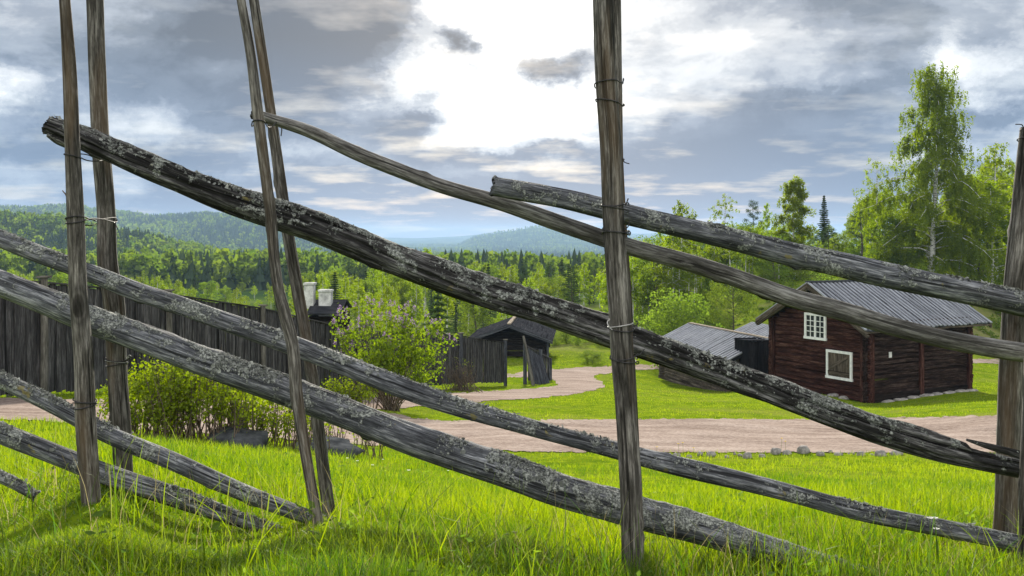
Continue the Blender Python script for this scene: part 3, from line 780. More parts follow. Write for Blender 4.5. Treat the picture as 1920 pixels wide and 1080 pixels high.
def rock(mb, c, sx, sy, sz, seed, seg=10):
    r = np.random.default_rng(seed); th = np.linspace(0, np.pi, 7); ph = np.linspace(0, 2*np.pi, seg, endpoint=False)
    T, Q = np.meshgrid(th, ph, indexing='ij')
    x, y, z = np.sin(T)*np.cos(Q), np.sin(T)*np.sin(Q), np.cos(T)
    k = 1+0.22*vnoise(x*1.7+seed, y*1.7+z*1.3, seed)+0.1*vnoise(x*4+seed, y*4+z*3, seed+1)
    n = np.abs(np.stack([x, y, z], -1))**0.75*np.sign(np.stack([x, y, z], -1))
    a = r.uniform(0, 6.28); v = n*k[..., None]*np.array([sx, sy, sz])
    v = np.stack([v[..., 0]*math.cos(a*0.15)-v[..., 1]*math.sin(a*0.15), v[..., 0]*math.sin(a*0.15)+v[..., 1]*math.cos(a*0.15), v[..., 2]], -1) + np.array(c)
    i = np.arange(6)[:, None]*seg; j = np.arange(seg)[None]; j2 = (j+1) % seg
    mb.add(v.reshape(-1, 3), np.stack([i+j, i+seg+j, i+seg+j2, i+j2], -1).reshape(-1, 4))
for k, u in enumerate((0.9, 1.7, 2.5, 3.3, 4.0, 4.8, 5.6, 6.3)):
    mb = MB(); q = fr.p(-0.28, u); rock(mb, [q[0], q[1], max(float(terrain(q[0], q[1])), zb-0.2)+0.02], 0.36, 0.22, 0.08, 300+k); mb.build('foundation_stone', M['stone'], house, True)
for k, t_ in enumerate((1.1, 1.7, 4.9)):
    mb = MB(); q = fr.p(t_, -0.25); rock(mb, [q[0], q[1], float(terrain(q[0], q[1]))+0.02], 0.3, 0.2, 0.10, 330+k); mb.build('foundation_stone', M['stone'], house, True)
place(house)

# long grey log shed running away from us
P0 = np.array([9.0, 60.0]); ax = np.array([.263, -.965]); pd = np.array([.965, .263])
fr = Frame(P0, pd, ax, -8.62)
shed = empty('log_shed', (*P0, -8.62)); tag(shed, 'low grey log shed with pale ribbed roof left of the red house', 'shed')
side(fr, 8.7, 0.15, 2.05, M['log_grey'], shed, lh=0.19); side(fr, 8.7, 3.9, 2.05, M['log_grey'], shed, lh=0.19)
gable(fr, 4.05, 0.15, 3.1, 2.1, 2.0, M['log_grey'], shed, lh=0.19); gable(fr, 4.05, 8.6, 3.1, 2.1, 2.0, M['log_grey'], shed, lh=0.19)
mb = MB(); gable_roof(mb, fr, 2.05, 2.35, 2.35, -0.35, 9.0, 3.14, 2.08, 0.04, 0.34, 0.15, 0.07); r_ = mb.build('roof', M['pale_wood'], shed)
r_.data.materials[0] = M['roof_board']
mb = MB(); fr.box(mb, 1.93, 2.17, -0.38, 9.03, 3.2, 3.26); mb.build('ridge_board', M['pale_wood'], r_)
mb = MB()
for sgn in (1, -1): mb.box(fr.p(2.05, 9.0, 3.0), fr.v(sgn*2.36, 0, -1.07), fr.v(0, 0.04), np.array([0, 0, 0.2]))
mb.build('barge_board', M['tar'], r_)
place(shed)
# second shed roof behind it
P1 = np.array([14.3, 66.0]); fr = Frame(P1, pd, ax, -9.0)
shed2 = empty('log_shed', (*P1, -9.0)); tag(shed2, 'shed whose dark ribbed roof shows between the long shed and the red house', 'shed')
side(fr, 6, 0.15, 2.2, M['log_grey'], shed2); side(fr, 6, 3.85, 2.2, M['log_grey'], shed2); gable(fr, 4, 0.15, 3.1, 2.2, 2.0, M['log_grey'], shed2); gable(fr, 4, 5.9, 3.1, 2.2, 2.0, M['log_grey'], shed2)
mb = MB(); gable_roof(mb, fr, 2.0, 2.3, 2.3, -0.3, 6.3, 3.05, 2.1, 0.04, 0.34, 0.15, 0.07); mb.build('roof', M['roof_board'], shed2)
place(shed2)
# tall black plank closet between shed and house
P2 = np.array([12.02, 50.6]); fr = Frame(P2, (.985, .17), (-.17, .985), -7.9)
hut = empty('plank_shed', (*P2, -7.9)); tag(hut, 'narrow black board shed squeezed between the log shed and the red house', 'shed')
mb = MB(); n = 11
for i in range(n):
    fr.box(mb, i*0.115, i*0.115+0.112, -0.012*(i % 2), 0.03, 0.05, 2.46+0.02*(i % 3))
fr.box(mb, 0, 0.03, 0.031, 1.8, 0.05, 2.48); fr.box(mb, 1.23, 1.26, 0.031, 1.8, 0.05, 2.48); fr.box(mb, 0.031, 1.22, 1.77, 1.8, 0.05, 2.48)
mb.build('board_wall', M['tar'], hut)
mb = MB(); mb.box(fr.p(-0.03, -0.05, 2.51), fr.v(1.33, 0, -0.03), fr.v(0, 1.9, -0.12), np.array([0, 0, 0.04])); mb.build('roof', M['roof_dark'], hut)
place(hut)

# dark barn at the end of the yard
fr = Frame((-2.45, 71.2), (1, -.06), (.074, .997), -8.75)
barn = empty('barn', (-2.45, 71.2, -8.75)); tag(barn, 'small dark log barn with wide grey gable roof beyond the plank fence', 'barn')
gable(fr, 4.75, 0.5, 2.1, 1.25, 2.4, M['log_dark'], barn); gable(fr, 4.75, 6.6, 2.1, 1.25, 2.4, M['log_dark'], barn)
side(fr, 6.5, 0, 1.3, M['log_dark'], barn); side(fr, 6.5, 4.75, 1.3, M['log_dark'], barn)
mb = MB(); gable_roof(mb, fr, 2.3, 3.05, 3.05, -0.7, 7.3, 2.36, 1.22, 0.05, 0.26, 0, 0, cross=True); r_ = mb.build('roof', M['roof_dark'], barn)
mb = MB(); fr.box(mb, 2.16, 2.44, -0.72, 7.32, 2.42, 2.5); mb.build('ridge_board', M['pale_wood'], r_)
mb = MB()
for sgn in (1, -1): mb.box(fr.p(2.3, -0.76, 2.18), fr.v(sgn*3.08, 0, -1.15), fr.v(0, 0.05), np.array([0, 0, 0.22]))
mb.build('barge_board', M['roof_board'], r_)
for x0_ in (4.95, -0.35):
    mb = MB(); fr.box(mb, x0_, x0_+0.15, -0.4, -0.25, -0.3, 1.35); mb.build('porch_post', M['roof_board'], barn)
place(barn)

# house whose chimneys rise behind the plank fence
fr = Frame((-9.6, 47.4), (1, .05), (-.05, 1), -7.4)
cot = empty('cottage', (-9.6, 47.4, -7.4)); tag(cot, 'dark cottage behind the plank fence with only its roof and white chimneys showing', 'house')
mb = MB(); z = 0
while z < 3.5:
    for a, b in (((0, 0), (1.35, 0)), ((0, 4), (1.35, 4)), ((0, 0), (0, 4)), ((1.35, 0), (1.35, 4))): logbox(mb, fr.p(*a)[:2], fr.p(*b)[:2], fr.z+z, 0.22, 0.16)
    z += 0.22
mb.build('log_wall', M['log_dark'], cot)
mb = MB(); gable_roof(mb, Frame((-9.6, 47.4), (-.05, 1), (1, .05), -7.4), 2.0, 2.3, 2.3, -0.15, 1.5, 4.1, 3.6, 0.06, 0.3, 0, 0, cross=True); r_ = mb.build('roof', M['roof_dark'], cot)
for (px, ptop, pbot, w, lab) in ((581, 530, 566, 17, 'narrow white chimney with a capstone'), (611, 543, 582, 22, 'wide white plastered chimney')):
    Yc = 48.6; q = P(px, ptop, Yc); q2 = P(px, pbot+12, Yc); ww = w/F*Yc
    mb = MB(); mb.box([q[0]-ww/2, Yc-0.3, q2[2]], [ww, 0, 0], [0, 0.6, 0], [0, 0, q[2]-q2[2]-0.1], 0.01)
    mb.box([q[0]-ww/2-0.04, Yc-0.34, q[2]-0.1], [ww+0.08, 0, 0], [0, 0.68, 0], [0, 0, 0.1], 0.01)
    mb.build('chimney', M['plaster'], r_)['label'] = lab
place(cot)

# ------------------------------------------------------------------ plank fence and broken gate
def fl(px):
    r = (px-CX)/F; Y = -16.0516/(r-0.32864); return np.array([r*Y, Y])
pf = empty('plank_fence', (*fl(310), float(terrain(*fl(310))))); tag(pf, 'long dark grey plank fence with capped posts behind the bushes', 'fence')
stations = [-420, -150, 75, 310, 487, 668, 860, 944]
for k, px in enumerate(stations):
    q = fl(px); z = float(terrain(*q)); mb = MB()
    h = float(np.interp(px, [75, 487, 860, 944], [2.37, 2.27, 2.25, 2.2])); r0 = 0.075
    nrm = np.array([0.95, -0.312])        # our side of the boards
    c = q + nrm*0.10
    if px < 800:
        mb.tube(np.array([[c[0], c[1], z-0.3], [c[0]+.01, c[1], z+h*0.5], [c[0], c[1], z+h]]), [r0*1.05, r0, r0*0.92], 12)
    else:
        mb.box([c[0]-0.08, c[1]-0.08, z-0.3], [0.16, 0, 0], [0, 0.16, 0], [0, 0, h+0.3], 0.006)
    o = mb.build('post', M['plank_post'] if px < 800 else M['roof_board'], pf)
    m2 = MB(); m2.box([c[0]-0.11, c[1]-0.11, z+h+0.001], [0.22, 0, 0], [0, 0.22, 0], [0, 0, 0.035], 0.004); m2.build('cap', M['plank_post'], o)
for k in range(len(stations)-1):
    a, b = fl(stations[k]), fl(stations[k+1]); Ls = np.linalg.norm(b-a); d = (b-a)/Ls; nrm = np.array([d[1], -d[0]])
    mb = MB(); s = 0.0; hs = [float(np.interp(p_, [75, 487, 860, 944], [2.26, 2.19, 2.14, 2.05])) for p_ in stations[k:k+2]]
    gz = 0.06 if stations[k] < 600 else 0.16
    za, zb_ = float(terrain(*a)), float(terrain(*b)); i = 0
    while s < Ls-0.01:
        w = min(rng.uniform(0.11, 0.17), Ls-s); c = a+d*s; f = (s+w/2)/Ls
        z0 = za+(zb_-za)*f+gz; z1 = za+(zb_-za)*f + hs[0]+(hs[1]-hs[0])*f
        off = 0.026*(i % 2)+rng.uniform(0, 0.006)
        c = c+nrm*(off-0.02)
        lean = rng.normal(0, 0.006)
        wo = w-0.004 if i % 2 else w+0.035
        if i % 2 == 0: c = c-d*0.016
        mb.box([c[0], c[1], z0+rng.uniform(-.03, .03)], [d[0]*wo, d[1]*wo, 0], [nrm[0]*0.022, nrm[1]*0.022, 0], [d[0]*lean, d[1]*lean, z1-z0+rng.uniform(-.012, .012)], 0.002)
        s += w; i += 1
    p_ = mb.build('board_panel', M['plank'], pf)
    m2 = MB(); a3 = np.array([*a, za+hs[0]+0.012]); b3 = np.array([*b, zb_+hs[1]+0.012])
    o3 = np.array([-nrm[0]*0.06, -nrm[1]*0.06, 0]); m2.box(a3+o3, b3-a3, [nrm[0]*0.13, nrm[1]*0.13, 0], [0, 0, 0.03]); m2.build('cap_rail', M['plank'], p_)
place(pf)

gq = onground(1000, 50); gate = empty('broken_plank_gate', gq); tag(gate, 'broken grey plank gate leaning against its posts beside the path', 'gate')
def pbox(mb, x0, x1, yt, yb, Y, th=0.05, lean=0.0):
    a = P(x0, yb, Y); w = (x1-x0)/F*Y; h = (yb-yt)/F*Y
    mb.box(a, [w, 0, 0], [0, th, 0], [lean, 0, h], 0.004)
mb = MB(); pbox(mb, 981, 988, 646, 724, 50.2, 0.16); mb.build('post', M['roof_board'], gate)
mb = MB(); pbox(mb, 1010, 1017, 656, 722, 53.5, 0.16); mb.build('post', M['roof_board'], gate)
mb = MB()
a, b = P(1001, 728, 49.2), P(981.5, 630, 50.0); mb.tube(np.linspace(a, b, 6), np.linspace(0.09, 0.06, 6), 8, groove_disp(5, 3, 0.1, 0.08)); mb.build('prop_pole', M['plank_post'], gate)
mb = MB()      # slipped board panel: parallelogram, top left to bottom right
TL, TR, BL, BR = P(990, 652, 50.3), P(1017, 671, 52.0), P(1003, 720, 49.6), P(1033, 725, 51.3)
n = 8
for i in range(n):
    f0, f1 = i/n, (i+0.96)/n
    t0 = TL+(TR-TL)*f0; t1 = TL+(TR-TL)*f1; b0 = BL+(BR-BL)*f0; b1 = BL+(BR-BL)*f1
    y = np.array([0, 0.03, 0]); off = np.array([0, 0.012*(i % 2), 0]); q = [b0, b1, t1, t0]
    v = np.array([w+off for w in q]+[w+off+y for w in q]); r = rng.uniform(0, 30)
    g = np.array([[0, 0, 0], [.15, 0, 0], [.15, 0, 2], [0, 0, 2]]*2)+r
    mb.add(v, [[0, 1, 2, 3], [5, 4, 7, 6], [1, 5, 6, 2], [4, 0, 3, 7], [3, 2, 6, 7], [4, 5, 1, 0]], g)
mb.build('board_panel', M['roof_board'], gate)
mb = MB()
for i in range(10):
    x = 990+i*4.4; pbox(mb, x, x+4.2, 652+i*2.2, 722, 53.7+0.02*(i % 2), 0.03)
mb.build('board_panel', M['plank'], gate)
mb = MB(); a, b = P(989, 650, 53.6), P(1034, 674, 53.6); mb.box(a, b-a, [0, 0.12, 0], [0, 0, 0.05]); mb.build('cap_rail', M['plank'], gate)
mb = MB(); pbox(mb, 1030, 1035, 672, 720, 53.6, 0.12); mb.build('post', M['roof_board'], gate)
place(gate)

# ------------------------------------------------------------------ stones
st_group = 'stones edging the gravel path'
xs = 1228.0; k = 0; stone_meshes = []
for j in range(6):
    mb = MB(); rock(mb, [0, 0, 0], 0.12, 0.10, 0.085, 500+j*7, 12); me = mb.mesh('stone', True); me.materials.append(M['stone']); stone_meshes.append(me)
while xs < 1722:
    w = rng.uniform(6, 13) if rng.random() < 0.55 else rng.uniform(13, 26); pos = onground(xs+w/2, 18.55+rng.uniform(-0.22, 0.22), rng.uniform(-0.01, 0.04))
    o = bpy.data.objects.new('stone', stone_meshes[k % 6]); COL.objects.link(o); o.location = pos
    sx = w/2/F*18.5/0.115; o.scale = (sx, sx*rng.uniform(0.8, 1.1), min(sx, 1.0)*rng.uniform(0.8, 1.15)); o.rotation_euler = (0, 0, rng.uniform(-0.5, 0.5))
    tag(o, 'rounded grey stone in the row between the meadow and the gravel path', 'stone', st_group)
    xs += w*rng.uniform(0.8, 1.9); k += 1
for (px, Y, sx, sy, sz, lab) in ((440, 12.0, 0.34, 0.45, 0.20, 'flat grey rock with brown moss at the foot of the hedge'), (600, 13.0, 0.50, 0.5, 0.13, 'broad grey stone slab in the grass behind the thin post pair')):
    mb = MB(); rock(mb, [0, 0, 0], sx, sy, sz, int(px), 18); q = onground(px, Y, 0.0)
    o = mb.build('rock', M['slab'], None, True); o.location = q; tag(o, lab, 'rock')

# ------------------------------------------------------------------ vegetation
def quads(pos, size, seed, tint=None, up=None, aspect=0.6, flat=0.0):
    """leaf faces: rhombic quads with random attitude. up: preferred long axis (n,3)"""
    r = np.random.default_rng(seed); n = len(pos)
    L = r.normal(0, 1, (n, 3))
    if up is not None: L = L*0.5 + up
    L /= np.linalg.norm(L, axis=1)[:, None]+1e-9
    Wd = np.cross(L, r.normal(0, 1, (n, 3)) + np.array([0, 0, flat])); Wd /= np.linalg.norm(Wd, axis=1)[:, None]+1e-9
    size = np.broadcast_to(size, (n,))*r.uniform(0.65, 1.3, n)
    Nn = np.cross(L, Wd)
    h = (size*0.5)[:, None]; w = h*aspect
    v = np.stack([pos-L*h, pos+Wd*w+Nn*h*0.15, pos+L*h, pos-Wd*w+Nn*h*0.15], 1).reshape(-1, 3)
    f = np.arange(n*4).reshape(n, 4)
    if tint is None: tint = r.beta(1.5, 1.5, n)
    return v, f, np.repeat(tint, 4)

def crown_mesh(name, pos, size, seed, mat, **kw):
    v, f, t = quads(np.asarray(pos), size, seed, **kw)
    me = mesh_np(name, v, f, False, {'tint': t}); me.materials.append(mat); return me

def birch(seed, H, R, nb, nl, lsize, base=0.15, droop=0.9, prof=None, trunk_r=None, mat=None, strand=1.3, bark=None, rise=0.9, tuft=16, jit=0.07, spread=(0.55, 1.15)):
    r = np.random.default_rng(seed)
    prof = prof or [(0, 0.3), (0.25, 0.95), (0.5, 1.0), (0.75, 0.6), (1, 0.12)]
    tr = trunk_r or H*0.011
    ts = np.linspace(0, 1, 14)
    bend = r.normal(0, 0.02*H, 2)
    tp = np.stack([bend[0]*np.sin(ts*3+seed)*ts, bend[1]*np.sin(ts*2.3)*ts, ts*H], 1)
    mb = MB(); tp0 = tp.copy(); tp0[0, 2] -= 0.4
    mb.tube(tp0, tr*(1.25-ts*1.18), 8)
    bs = []
    for k in range(nb):
        t = base + (0.98-base)*((k+0.5)/nb)**0.9; az = k*2.39996+r.normal(0, 0.4)
        f = (t-base)/(1-base)
        Ln = R*interp(f, prof)*r.uniform(*spread)
        p0 = np.array([np.interp(t, ts, tp[:, q]) for q in range(3)])
        d = np.array([math.cos(az), math.sin(az), 0])
        s = np.linspace(0, 1, 7)[:, None]
        up = rise*(0.6+0.5*f); pts = p0 + d*Ln*s + np.array([0, 0, 1.0])*Ln*(up*s - (up*0.55+droop*0.35)*s**2)
        pts += np.cumsum(r.normal(0, 0.025*Ln, (7, 3)), 0)
        bs.append(pts); mb.tube(pts, np.linspace(tr*0.28*(1.1-t), 0.008, 7)+0.006, 4, caps=False)
    Lb = np.array([np.linalg.norm(b[-1]-b[0]) for b in bs])
    ns = max(20, int(nl/tuft)); bi = r.choice(len(bs), ns, p=(Lb+0.3)/(Lb+0.3).sum())
    sv = r.uniform(0.22, 1.0, ns)**0.8
    B = np.array(bs); kf = sv*6; ki = np.clip(kf.astype(int), 0, 5); ff = (kf-ki)[:, None]
    root = B[bi, ki]*(1-ff)+B[bi, ki+1]*ff
    root += r.normal(0, 1, (ns, 3))*np.array([1, 1, 0.5])*(jit*R+0.08)
    slen = strand*r.uniform(0.3, 1.2, ns)*(0.45+0.55*sv)
    sd = r.normal(0, 0.16, (ns, 3)); sd[:, 2] = -1
    li = r.integers(0, ns, nl); q = r.uniform(0, 1, nl)
    pos = root[li]+sd[li]*(slen[li]*q)[:, None] + r.normal(0, 1, (nl, 3))*0.085
    tint = np.clip(r.beta(2, 2, ns)[li]*0.65+r.uniform(0, 0.35, nl), 0, 1)
    cm = crown_mesh('crown', pos, lsize, seed, mat or M['leaf_birch'], tint=tint, up=np.tile([0, 0, -0.7], (nl, 1)), aspect=0.62)
    tm = mb.mesh('trunk', True); tm.materials.append(bark or M['birch_bark'])
    return tm, cm, H

def broadleaf(seed, H, R, nclump, nl, lsize, base=0.3, mat=None, bark=None, flat=0.7, cr=0.33, top=1.0):
    """rounded crown made of separate leaf clumps at limb ends"""
    r = np.random.default_rng(seed); ts = np.linspace(0, 1, 10)
    tp = np.stack([0.03*H*np.sin(ts*4+seed), 0.03*H*np.cos(ts*3+seed)*ts, ts*H*0.9], 1)
    mb = MB(); tp0 = tp.copy(); tp0[0, 2] -= 0.4; mb.tube(tp0, H*0.013*(1.2-ts*1.1), 7)
    c = []
    for k in range(nclump):
        f = (k+0.5)/nclump; z = base*H+(H*0.97-base*H)*f
        rad = R*math.sqrt(max(0.05, 1-((f-0.42)/0.64)**2))*r.uniform(0.25, 1.0); az = k*2.4+r.normal(0, 0.5)
        c.append([rad*math.cos(az), rad*math.sin(az), z])
        p0 = np.array([np.interp(max(0.15, f*0.7+base*0.5), ts, tp[:, q]) for q in range(3)]); p1 = np.array(c[-1])
        s = np.linspace(0, 1, 5)[:, None]; pts = p0*(1-s)+p1*s; pts[:, 2] -= 0.15*np.sin(np.linspace(0, math.pi, 5))*rad
        mb.tube(pts, np.linspace(H*0.004, 0.008, 5), 4, caps=False)
    c = np.array(c); ci = r.integers(0, nclump, nl)
    cs = R*cr*r.uniform(0.6, 1.25, nclump)
    d = r.normal(0, 1, (nl, 3)); d /= np.linalg.norm(d, axis=1)[:, None]
    pos = c[ci]+d*(cs[ci]*r.uniform(0.35, 1.05, nl)**0.6)[:, None]*np.array([1, 1, flat])
    tint = np.clip(r.beta(2, 2, nclump)[ci]*0.55+r.uniform(0, 0.45, nl), 0, 1)
    cm = crown_mesh('crown', pos, lsize, seed, mat or M['leaf_alder'], tint=tint, aspect=0.7)
    tm = mb.mesh('trunk', True); tm.materials.append(bark or M['dark_bark'])
    return tm, cm, H

def spruce(seed, H, R, nl, nsize, base=0.06, gap=0.0):
    r = np.random.default_rng(seed); mb = MB(); ts = np.linspace(0, 1, 8)
    mb.tube(np.stack([0*ts, 0*ts, ts*H-0.3*(ts == 0)], 1), H*0.012*(1.1-ts), 6)
    nw = int(H*2.2); pos = []; up = []; per = max(6, nl//(nw*7))
    for w in range(nw):
        f = (w+0.5)/nw; z = H*(base+(1-base)*f); rad = R*(1-f)**0.85*r.uniform(0.75, 1.15)+0.06
        for b in range(7):
            if r.random() < gap: continue
            az = b*0.9+w*1.3+r.normal(0, 0.2); L = rad*r.uniform(0.65, 1.15)
            s = r.uniform(0.05, 1, per)
            d = np.array([math.cos(az), math.sin(az)]); sp = r.normal(0, 0.10, per)*L*(0.3+s)
            x = d[0]*L*s - d[1]*sp; y = d[1]*L*s + d[0]*sp
            zz = z - L*0.42*s + L*0.22*s**2 - r.uniform(0, 0.22, per)*(0.4+R*0.1)
            pos.append(np.stack([x, y, zz], 1)); up.append(np.tile([d[0], d[1], -0.5], (per, 1)))
    pos = np.concatenate(pos); up = np.concatenate(up)
    cm = crown_mesh('crown', pos, nsize, seed, M['needle'], up=up, aspect=0.42)
    tm = mb.mesh('trunk', True); tm.materials.append(M['dark_bark'])
    return tm, cm, H

def pine(seed, H, R, nl, nsize):
    r = np.random.default_rng(seed); mb = MB(); ts = np.linspace(0, 1, 9)
    tp = np.stack([0.02*H*np.sin(ts*4+seed), 0*ts, ts*H*0.96], 1); mb.tube(tp, H*0.013*(1.15-ts), 7)
    c = []; n = 20
    for k in range(n):
        f = 0.42+0.58*(k+0.5)/n; az = k*2.4; rad = R*r.uniform(0.3, 1)*math.sqrt(max(0.06, 1-((f-0.6)/0.45)**2))
        p1 = np.array([rad*math.cos(az), rad*math.sin(az), f*H]); c.append(p1)
        p0 = np.array([np.interp(f-0.05, ts, tp[:, 0]), 0, (f-0.05)*H]); s = np.linspace(0, 1, 4)[:, None]; mb.tube(p0*(1-s)+p1*s, np.linspace(H*0.004, 0.01, 4), 4, caps=False)
    c = np.array(c); ci = r.integers(0, n, nl); d = r.normal(0, 1, (nl, 3)); d /= np.linalg.norm(d, axis=1)[:, None]
    pos = c[ci]+d*(R*0.36*r.uniform(0.2, 1, nl))[:, None]*np.array([1, 1, 0.55])
    cm = crown_mesh('crown', pos, nsize, seed, M['needle'], aspect=0.3)
    tm = mb.mesh('trunk', True); tm.materials.append(M['dark_bark']); return tm, cm, H

def tree(name, proto, pos, h, label, cat='tree', group=None, wide=1.0, rz=None):
    tm, cm, H = proto
    e = empty(name, pos, random.uniform(0, 6.28) if rz is None else rz)
    k = h/H; e.scale = (k*wide, k*wide, k)
    for nm, me in (('trunk', tm), ('crown', cm)):
        o = bpy.data.objects.new(nm, me); COL.objects.link(o); o.parent = e
    return tag(e, label, cat, group)

def tree_px(name, proto, px, top, Y, label, **kw):
    q = onground(px, Y); h = (HZ-top)/F*Y - q[2]
    return tree(name, proto, q, max(h, 0.5), label, **kw)

# prototypes
TALL = [(0, 0.5), (0.2, 0.9), (0.45, 1.0), (0.7, 0.7), (1, 0.15)]
pb = [birch(40+k, 12, 2.6+0.25*(k % 3), 34, 5200, 0.21, base=0.22+0.05*(k % 2), droop=0.9, prof=TALL, strand=1.1, trunk_r=0.11) for k in range(4)]
pslim = [birch(60+k, 13, 1.7, 30, 3400, 0.20, base=0.4+0.08*k, droop=0.6, strand=0.8, trunk_r=0.10) for k in range(3)]
pal = [broadleaf(80+k, 9, 2.7, 30, 5200, 0.20, 0.2) for k in range(3)]
psp = [spruce(100+k, 13, 2.3, 4200, 0.36) for k in range(3)]
ppi = [pine(120+k, 12, 2.4, 3200, 0.26) for k in range(2)]
pbush = [broadleaf(140+k, 3.0, 1.7, 22, 4200, 0.13, 0.06, cr=0.42) for k in range(3)]

# trees one can tell apart
BIG = birch(201, 22.0, 6.6, 88, 88000, 0.19, base=0.05, droop=1.2, strand=2.5, spread=(0.3, 1.25), trunk_r=0.24, mat=M['leaf_bigbirch'], rise=0.85, tuft=34, jit=0.05,
            prof=[(0, 0.85), (0.12, 1.0), (0.28, 1.0), (0.42, 0.9), (0.52, 0.60), (0.62, 0.60), (0.75, 0.44), (0.9, 0.34), (1, 0.16)])
tree_px('birch_tree', BIG, 1748, 118, 100, 'tallest drooping birch rising high above the red house roof', rz=0.4)
tree_px('birch_tree', birch(202, 12, 2.3, 60, 22000, 0.17, base=0.2, droop=0.5, prof=[(0, .8), (.3, 1.0), (.6, .85), (.85, .5), (1, .12)], strand=0.8), 1490, 330, 99, 'pointed dense birch with white trunk just left of the red house ridge')
tree_px('birch_tree', birch(203, 12, 2.6, 30, 2300, 0.17, base=0.25, droop=0.4, strand=0.7, prof=TALL), 1645, 292, 106, 'sparse feathery birch touching the left side of the tallest birch')
tree_px('birch_tree', birch(204, 13, 2.9, 40, 6500, 0.19, base=0.2, strand=1.0, prof=TALL), 1868, 262, 112, 'yellow green birch with pale trunk right of the tallest birch')
tree_px('birch_tree', pb[1], 1915, 335, 96, 'dense green birch beside the tall wired post at the end of the fence', wide=1.3)
tree_px('birch_tree', birch(205, 12, 2.2, 30, 1300, 0.2, base=0.55, droop=0.3, strand=0.5), 1355, 362, 112, 'thin crowned birch standing out against the sky above the upper rails')
tree_px('birch_tree', pslim[0], 1437, 380, 114, 'slim pale birch on the skyline left of the pointed dense birch')
tree_px('pine_tree', ppi[0], 1413, 376, 126, 'small dark pine top on the skyline over the rails', wide=0.8)
tree_px('spruce_tree', spruce(209, 14, 2.5, 11000, 0.42), 1545, 366, 134, 'blue grey spruce tip right of the pointed dense birch', wide=1.0)
tree_px('birch_tree', pb[0], 1276, 374, 102, 'leafy birch top showing above the blunt rail end side', wide=1.0)['label'] = 'leafy birch rising behind the upper rails right of the middle post'
tree_px('alder_tree', broadleaf(206, 8.5, 3.2, 34, 8000, 0.17, 0.22), 1374, 505, 76, 'pale green alder with dark trunk behind the ribbed shed roof')
tree_px('willow_bush', broadleaf(207, 3.6, 2.3, 34, 9000, 0.13, 0.04, cr=0.4), 1266, 556, 70, 'big rounded willow bush left of the ribbed shed roof', cat='bush', wide=1.0)
tree_px('spruce_tree', spruce(208, 6, 1.9, 5000, 0.26), 822, 538, 56, 'bushy brown green spruce right behind the lilac', wide=1.1)
tree_px('birch_tree', pslim[1], 797, 462, 120, 'small birch top poking above the split rail left of the valley view')
tree_px('spruce_tree', psp[1], 365, 500, 210, 'dark pine shaped spruce among pale birches beyond the plank fence', wide=1.3)
tree_px('birch_tree', pb[2], 1160, 470, 96, 'rounded light birch just left of the middle post pair', wide=1.3)
for k, (px, top, Y) in enumerate(((1275, 470, 92), (1291, 468, 94), (1301, 485, 90))):
    tree_px('birch_tree', pslim[k], px, top, Y, ['slender white trunked birch, nearest the willow bush of three in a clump', 'middle white birch of three in the clump above the willow bush', 'white birch with dead side twigs, rightmost of three above the willow bush'][k])

# woods: countless lookalikes share one label per wood and kind
LINE = [(-200,497),(0,497),(100,505),(200,500),(300,508),(400,528),(480,545),(540,525),(600,500),(650,497),(700,490),(760,490),(860,497),(900,486),(960,492),(1000,488),(1055,484),(1110,480),(1150,474),(1200,446),(1260,420),(1320,430),(1380,412),(1450,418),(1550,405),(1600,400),(1640,340),(1700,350),(1800,330),(1850,290),(1900,300),(1960,310),(2100,320)]
KINDS = {
 'b': ('birch_tree', pb + pslim[:1]), 's': ('spruce_tree', psp), 'p': ('pine_tree', ppi), 'a': ('alder_tree', pal), 'w': ('birch_tree', pslim)}
def wood(x0, x1, Y0, Y1, n, mix, where, lo, hi, seed, fat=1.0):
    r = random.Random(seed)
    for k in range(n):
        px = x0+(x1-x0)*((k*0.618034) % 1.0)+r.uniform(-6, 6); f = r.random(); Y = Y0+(Y1-Y0)*f
        kd = r.choice(mix); nm, protos = KINDS[kd]
        top = float(interp(px, LINE)) + (1-f)*r.uniform(lo, hi) + r.uniform(-4, 12)
        q = onground(px, Y); h = (HZ-top)/F*Y-q[2]
        h = min(max(h, 3.0), 21.0)
        word = {'b': 'light green birch', 's': 'dark spruce', 'p': 'dull green pine', 'a': 'leafy alder', 'w': 'slender white trunked birch'}[kd]
        tree(nm, r.choice(protos), q, h, f'{word} {where}', group=f'{word} trees {where}', wide=fat*r.uniform(0.8, 1.15)*(1.0 if h > 7 else 1.25))
wood(-160, 640, 120, 330, 150, 'bbbbbbbbsa', 'in the wood beyond the dark plank fence', -2, 30, 1)
wood(560, 900, 80, 190, 46, 'bbbbbsaw', 'in the wood behind the lilac and cottage', 0, 40, 2)
wood(860, 1210, 92, 190, 60, 'bbbbspaw', 'in the wood behind the dark barn', 0, 45, 3)
wood(1190, 1470, 92, 128, 46, 'bbbwaa', 'on the slope behind the grey log shed', 0, 70, 4, 1.15)
wood(1430, 1640, 108, 150, 26, 'bbbwap', 'on the hillside above the red house', 0, 60, 5, 1.2)
wood(1620, 2000, 98, 142, 46, 'bbbbwa', 'on the hillside around the tallest birch', 0, 90, 6, 1.35)

